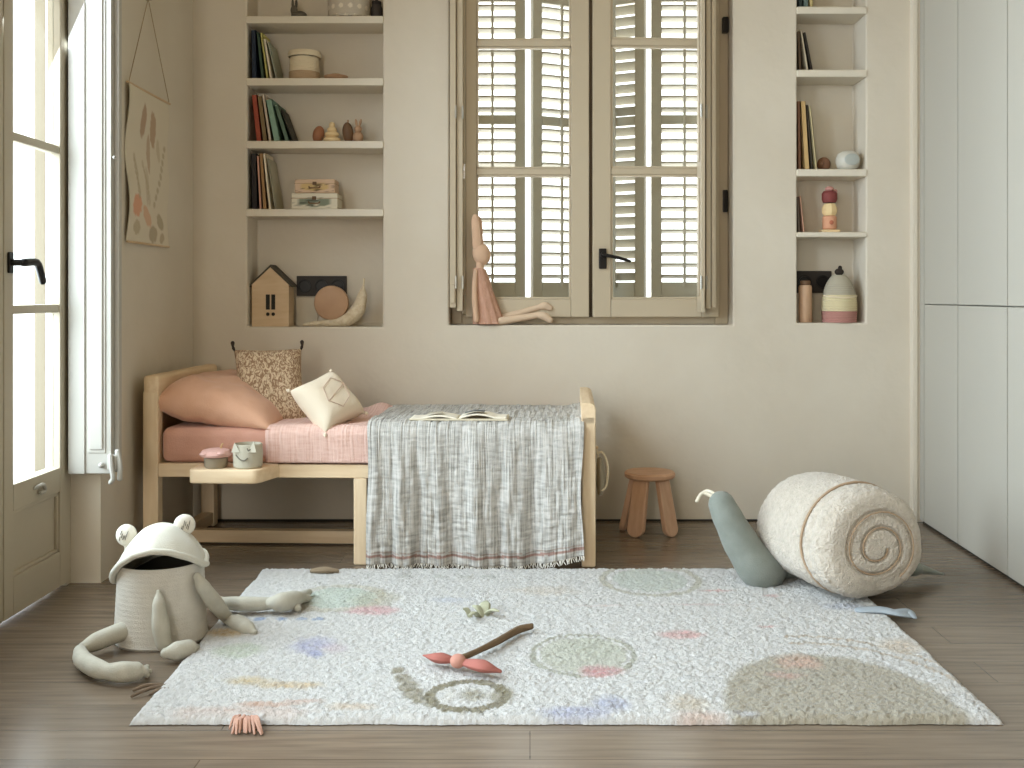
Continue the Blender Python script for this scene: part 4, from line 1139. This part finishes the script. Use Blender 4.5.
for (u0, v0, u1, v1, r) in ((484, 614, 486, 602, .018), (482, 615, 474, 606, .013), (486, 614, 498, 611, .010), (470, 616, 464, 609, .008), (478, 616, 470, 615, .010)):
    a, b = RP(u0, v0, .022), RP(u1, v1, .045); gl.tube([a, (a+b)/2+Vector((0, 0, .008)), b], [r, r, r*.5], 8, 4, flat=.5)
o = gl.build('green_leaf_tuft', colmat((168, 168, 144), .95), rug); o['label'] = 'green felt leaf tuft standing up from the pile'

# dragonfly lying on the rug
dr = thing('dragonfly_toy', 'pink felt dragonfly with long brown tail lying on the rug', 'toy', (0, 0, 0))
zt = .042
MB().tube([RP(455, 660, zt), RP(440, 658, zt+.006), RP(424, 655.5, zt)], [.012, .022, .004], 12, 6, flat=.6).build('wing', colmat((162, 100, 90), .95), dr)
MB().tube([RP(462, 662, zt), RP(482, 666, zt+.008), RP(499, 671, zt-.004)], [.014, .024, .008], 12, 6, flat=.6).build('wing', colmat((166, 104, 94), .95), dr)
c = RP(458, 661, zt+.006)
MB().ball(.021, .021, .018, T(*c)).build('head', colmat((186, 136, 120), .95), dr)
tl = [RP(464, 657, zt), RP(480, 650, zt-.002), RP(500, 640, zt-.004), RP(518, 630, zt-.006), RP(531, 626.5, zt-.004)]
mb = MB().tube(tl, [.008, .008, .010, .011, .009], 10, 8)
for v in mb.bm.verts: v.co += Vector((1, 1, 0))*.0035*noise.noise(v.co*90)
mb.build('tail', colmat((108, 88, 66), .95), dr)

# ================================================================== THE SNAIL
ROT = 12.0
sc = Vector((1.035, 3.60, .016))
sn = thing('snail_pouf', 'large cream boucle snail pouf with blue-grey body at the rug corner', 'pouf', sc, (0, 0, ROT))
# local axes: x along the body to the tail, -y towards the spiral face
Rm = .192; half = .205
def shell_profile():
    pr = []
    # from back centre to front centre: (axial y, radius)
    for k in range(14): pr.append((half, Rm*.80*k/13))
    for k in range(1, 16):
        a = PI/2*k/15; pr.append((half-.10*(1-math.cos(a)), Rm*.80+Rm*.18*math.sin(a)))
    for k in range(1, 50):
        s = k/50; pr.append((half-.10-(2*half-.10-.06)*s, Rm*(.98+.02*math.sin(s*PI))))
    for k in range(0, 22):
        a = PI/2*k/21; pr.append((-half+.06*(1-math.sin(a)), Rm*.98-Rm*.26*(1-math.cos(a))))
    for k in range(1, 44): pr.append((-half-.012*math.sin(PI/2*k/43), Rm*.72*(1-k/43.0)))
    return pr
SPT = 2.15
def spiral_r(th): return .030+(Rm*.70-.030)*th/(SPT*2*PI)
b2 = bmesh.new(); rings = []; SEG = 260
prof = shell_profile()
flatten = .90
for (ay, r) in prof:
    r = max(r, 1e-4); ring = []
    n_here = SEG
    for k in range(n_here):
        a = 2*PI*k/n_here
        x, z = r*math.cos(a), r*math.sin(a)
        # spiral crease pressed into the face
        groove = 0
        if ay < -half+.05 and r < Rm*.95:
            rr = r
            for t_ in range(4):
                th = (-a) % (2*PI)+2*PI*t_
                if th <= SPT*2*PI:
                    dd = abs(rr-spiral_r(th)); groove = max(groove, math.exp(-(dd/.007)**2))
        nn_ = noise.noise(Vector((x*150, ay*150, z*150)))*.0034+noise.noise(Vector((x*60, ay*60, z*60)))*.0025+noise.noise(Vector((x*7, ay*7, z*7+3)))*.007
        if ay < -half+.03: nn_ *= .45
        # the ring seam set back from the face
        sg = math.exp(-((ay-(-half+.115))/.007)**2)*.012+math.exp(-((ay-(-half+.075))/.006)**2)*.004
        rad = (1+(nn_-sg)/max(r, .03)) if r > .02 else 1
        z2 = z*rad
        if z2 < 0: z2 *= flatten*.96
        y2 = ay-(nn_ if ay < -half+.06 else 0)+groove*.012
        xs_ = x*rad*1.08
        if z2 < 0:                                  # the filling sags and spreads on the floor
            sp = (-z2/Rm)**1.3
            xs_ *= 1+.22*sp; y2 -= .11*sp*max(0, -x/Rm)
        ring.append(b2.verts.new((xs_, y2, z2+Rm*.93)))
    rings.append(ring)
for A, B in zip(rings, rings[1:]):
    for k in range(SEG): b2.faces.new((A[k], A[(k+1) % SEG], B[(k+1) % SEG], B[k]))
b2.faces.new(rings[0]); b2.faces.new(rings[-1][::-1])
bmesh.ops.remove_doubles(b2, verts=b2.verts, dist=2e-4)
for v in b2.verts:
    if v.co.z < .004: v.co.z = .004+.0*v.co.z
bmesh.ops.recalc_face_normals(b2, faces=b2.faces)
g = MB(); g._merge(b2)
shell = g.build('shell', M['shell'], sn, angle=180)
shell.rotation_euler = (0, 0, math.radians(9)); shell.location = (-.030, -.073, -.004)
# piping along the spiral and the seam
pts = []
for k in range(120):
    th = SPT*2*PI*k/119; r = spiral_r(th)
    pts.append((1.08*r*math.cos(-th), -half-.007-.002*(1-r/.13), r*math.sin(-th)*(1 if math.sin(-th) > 0 else flatten*.96)+Rm*.93))
MB().tube(pts, .0028, 6, 2).build('spiral_piping', M['piping'], shell)
pts = []
for k in range(73):
    a = 2*PI*k/72; r = Rm*.985
    sp = max(0, -math.sin(a)*flatten*.96)**1.3
    pts.append((1.08*r*math.cos(a)*(1+.22*sp), -half+.115-.11*sp*max(0, -math.cos(a)), r*math.sin(a)*(1 if math.sin(a) > 0 else flatten*.96)+Rm*.93))
MB().tube(pts, .0045, 6, 2, caps=False).build('seam_piping', M['piping'], shell)
# body: head and neck rising at the left, long foot under the shell, tail at the right
def SL_(u, v, Y):                                   # picture place at depth Y -> snail's own frame
    q = P(u, v, Y)-sc; a = math.radians(-ROT)
    return Vector((q.x*math.cos(a)-q.y*math.sin(a), q.x*math.sin(a)+q.y*math.cos(a), q.z))
nk = [SL_(722, 505, 3.58), SL_(729, 520, 3.57), SL_(743, 546, 3.56), SL_(761, 569, 3.56), SL_(786, 581, 3.60)]
bodypts = [nk[0], nk[1], nk[2], nk[3], Vector((nk[4].x, nk[4].y+.04, .052)), Vector((.0, .02, .05)), Vector((.22, .03, .05))]
MB().tube(bodypts, [.048, .054, .064, .074, .056, .040, .04], 28, 10, flat=.95).build('body', M['slug'], sn)
tp = [Vector((.16, -.01, .060)), Vector((.26, -.01, .044)), SL_(920, 569, 3.66), SL_(941, 574, 3.66)]
tp[2].z = .026; tp[3].z = .008
MB().tube(tp, [.09, .078, .036, .010], 24, 8, flat=.45).build('tail', M['slug'], sn)
MB().tube([nk[0]+Vector((-.006, -.01, .012)), SL_(704, 493, 3.60), SL_(697, 501, 3.59)], [.006, .0065, .006], 10, 6).tube([nk[0]+Vector((.004, .01, .02)), SL_(708, 491, 3.64), SL_(701, 495, 3.66)], [.006, .006, .005], 10, 6).build('antenna', M['yarn'], sn)

# ================================================================== THE FROG
fc = Vector((-1.066, 3.052, 0))
fb = thing('frog_basket', 'grey-green fabric frog basket with open mouth sitting beside the rug', 'basket', fc)
def Lc(p): return Vector(p)-fc
Rb, Hb = .121, .222
pr = [(0, .0), (Rb+.004, .0), (Rb+.010, .008)]
for k in range(61):
    s = k/60; pr.append((Rb+.009-.011*s**.7+.0003*math.sin(k*PI*.5), .010+(Hb-.014)*s))
pr += [(Rb-.001, Hb+.003), (Rb-.006, Hb+.003)]
MB().lathe(pr, 56).build('basket_body', M['frog'], fb)
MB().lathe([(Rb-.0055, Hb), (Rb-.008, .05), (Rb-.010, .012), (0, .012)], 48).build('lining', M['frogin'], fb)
def zrim(th):
    f = max(0, -math.sin(th)); bk = max(0, math.sin(th)); c_ = math.cos(th)
    return .196+.086*f**1.5+.034*bk+.024*c_
def lidfn(th, r):
    R0 = .131 if math.sin(th) < 0 else .124
    x = R0*r*math.cos(th)*1.0; y = R0*r*math.sin(th)*.98
    q = r**2.3
    z = .330*(1-q)+zrim(th)*q
    z += .0035*noise.noise(Vector((x*25, y*25, 1)))
    return Vector((x, y, z))
g = MB(); b2 = bmesh.new(); rows = []
ctr = b2.verts.new(lidfn(0, 0))
NT = 72
for j in range(1, 25): rows.append([b2.verts.new(lidfn(2*PI*k/NT, j/24)) for k in range(NT)])
for k in range(NT): b2.faces.new((ctr, rows[0][k], rows[0][(k+1) % NT]))
for A, B in zip(rows, rows[1:]):
    for k in range(NT): b2.faces.new((A[k], B[k], B[(k+1) % NT], A[(k+1) % NT]))
g._merge(b2)
lidm = g.build('upper_jaw', M['froglid'], fb, angle=180)
sm = lidm.modifiers.new('thick', 'SOLIDIFY'); sm.thickness = .012; sm.offset = -1
rim = [lidfn(2*PI*k/48, 1.0)-Vector((0, 0, .006)) for k in range(49)]
MB().tube(rim, .0095, 12, 2, caps=False).build('lip', M['froglid'], lidm)
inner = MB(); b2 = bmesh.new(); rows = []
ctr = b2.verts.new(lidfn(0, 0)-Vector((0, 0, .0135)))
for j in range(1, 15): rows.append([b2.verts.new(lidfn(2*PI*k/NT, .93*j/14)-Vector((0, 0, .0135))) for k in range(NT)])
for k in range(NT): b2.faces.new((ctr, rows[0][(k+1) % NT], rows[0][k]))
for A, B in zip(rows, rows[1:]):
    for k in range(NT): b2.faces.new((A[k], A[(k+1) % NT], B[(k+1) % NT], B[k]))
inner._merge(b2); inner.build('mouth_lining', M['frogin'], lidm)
for (u, v, Y, rr, dz, tilt, yw) in ((126.5, 535, 3.06, .031, .0, 4, -6), (184.5, 525, 3.08, .031, 0, 0, 28)):
    q = Lc(P(u, v, Y))
    e = MB().ball(rr, rr*.62, rr, T(*q) @ R('Z', yw) @ R('X', -8), 24, 16).build('eye', M['eye'], fb)
    base = lidfn(math.atan2(q.y, q.x), min(.9, math.hypot(q.x, q.y)/.135))
    MB().tube([q+Vector((0, .004, -rr*.6)), (q+base)/2+Vector((0, 0, -.008)), base], [.012, .011, .013], 10, 4).build('stalk', M['eye'], e)
    sM = MB()
    for k in range(7):
        a0, b0 = -.36+.12*k, random.uniform(-.3, .3)
        pp = []
        for s_ in (-1, 0, 1):
            a1 = a0+s_*.05; b1 = b0+s_*.18
            pp.append((rr*a1, -rr*.62*math.sqrt(max(.05, 1-a1*a1-b1*b1))-.001, rr*b1))
        sM.tube(pp, .0008, 5, 2, m=T(*q) @ R('Z', yw) @ R('X', -8))
    sM.build('embroidery', M['stitch'], e)
def limb(name, pts, rad, m='limb', flat=1.0):
    return MB().tube([Lc(p) for p in pts], rad, 16, 8, flat=flat).build(name, M[m], fb)
# left leg: thigh out to the left, shin folded forward, foot
limb('thigh', [FL(136, 627, .055), FL(118, 633, .048), FL(98, 641, .040), FL(84, 648, .032)], [.020, .026, .025, .017])
sh_ = limb('shin', [FL(80, 651, .030), FL(83, 660, .031), FL(96, 668, .031), FL(107, 671.5, .030)], [.017, .023, .024, .020])
limb('foot', [FL(107, 671.5, .030), FL(122, 672, .031), FL(136, 671.5, .027), FL(144, 671.5, .024)], [.020, .026, .024, .013])
tz = MB()
for (u, v) in ((147, 667), (149, 671.5), (147, 675)): tz.tube([Lc(FL(141, 671, .022)), Lc(FL(u, v, .014))], [.009, .007], 10, 4)
tz.build('toes', M['limb'], fb)
# front arm hanging from the belly, hand turned to the right
Ya = fc.y-Rb-.028
limb('upper_arm', [P(158.5, 592, Ya+.012), P(159, 606, Ya), P(160.5, 625, Ya-.004), P(163.5, 642, Ya-.004), P(166, 651, Ya-.002)], [.006, .018, .0235, .022, .014])
limb('hand', [FL(166, 653, .030), FL(177, 651, .030), FL(188, 648.5, .028), FL(197, 647, .022)], [.014, .025, .024, .008])
# right arm propped on the floor
limb('upper_arm', [P(197.5, 577, 3.0), P(204, 588, 3.0), P(215, 603, 3.04), FL(227, 618, .035)], [.012, .020, .023, .017])
limb('hand', [FL(229, 620, .034), FL(238, 623, .033), FL(247, 628, .030), FL(254, 632, .024)], [.015, .024, .022, .010])
# right leg stretched out on to the rug
limb('thigh', [FL(200, 594, .060), FL(210, 600, .056), FL(222, 603, .050)], [.020, .022, .018])
limb('shin', [FL(222, 603, .050), FL(236, 603.5, .050), FL(252, 604, .050), FL(270, 603.5, .048)], [.018, .021, .022, .019])
limb('foot', [FL(272, 603, .054), FL(282, 602, .058), FL(292, 600, .052), FL(303, 596, .045)], [.019, .029, .028, .014])
tz = MB()
for (u, v) in ((309, 592), (308, 598), (298, 608)): tz.tube([Lc(FL(290, 601, .045)), Lc(FL(u, v, .034))], [.018, .011], 10, 4)
tz.build('toes', M['limb'], fb)

# ================================================================== LIGHT, SKY, CAMERA
w = bpy.data.worlds.new('World'); bpy.context.scene.world = w; w.use_nodes = True
bg = w.node_tree.nodes['Background']
bg.inputs['Color'].default_value = (.93, .97, 1.0, 1); bg.inputs['Strength'].default_value = 1.7
def area(name, loc, rot, sx, sy, energy, col, portal=False):
    l = bpy.data.lights.new(name, 'AREA'); l.shape = 'RECTANGLE'; l.size = sx; l.size_y = sy; l.energy = energy; l.color = col
    o = bpy.data.objects.new(name, l); C.objects.link(o); o.location = loc
    o.rotation_euler = [math.radians(a) for a in rot]
    if portal: l.cycles.is_portal = True
    return o
# daylight through the balcony doors and the window, plus an added rear fill
for (a, b), e in zip(DOORS, (28, 48, 20)):
    area('door_daylight', (-1.72, (a+b)/2, 1.5), (0, -90+24, 0), 2.1, .9, e, (.74, .87, 1.0)).data.spread = math.radians(140)
area('rear_fill_lamp', (-1.11, -2.55, 1.5), (90, 0, 0), .6, 1.9, 24, (1.0, .93, .80))  # fill lamp added behind the camera to brighten the back wall
area('window_daylight', ((WN[0]+WN[1])/2, 5.3, 1.75), (-90, 0, 0), 1.2, 1.6, 14, (1.0, .98, .93))
cam = bpy.data.cameras.new('camera'); co = bpy.data.objects.new('camera', cam); C.objects.link(co)
cam.sensor_width = 36; cam.lens = 36*F/1024
cam.shift_x = -(VX-512)/1024; cam.shift_y = -(384-HY)/1024
cam.clip_start = .05
co.location = (0, 0, EH); co.rotation_euler = (PI/2, 0, 0)
s = bpy.context.scene
s.camera = co
s.view_settings.view_transform = 'Standard'; s.view_settings.look = 'None'
s.view_settings.exposure = 1.20; s.view_settings.gamma = 1
s.view_settings.use_curve_mapping = False
s.cycles.use_denoising = True
s.cycles.max_bounces = 10; s.cycles.diffuse_bounces = 6; s.cycles.transparent_max_bounces = 16
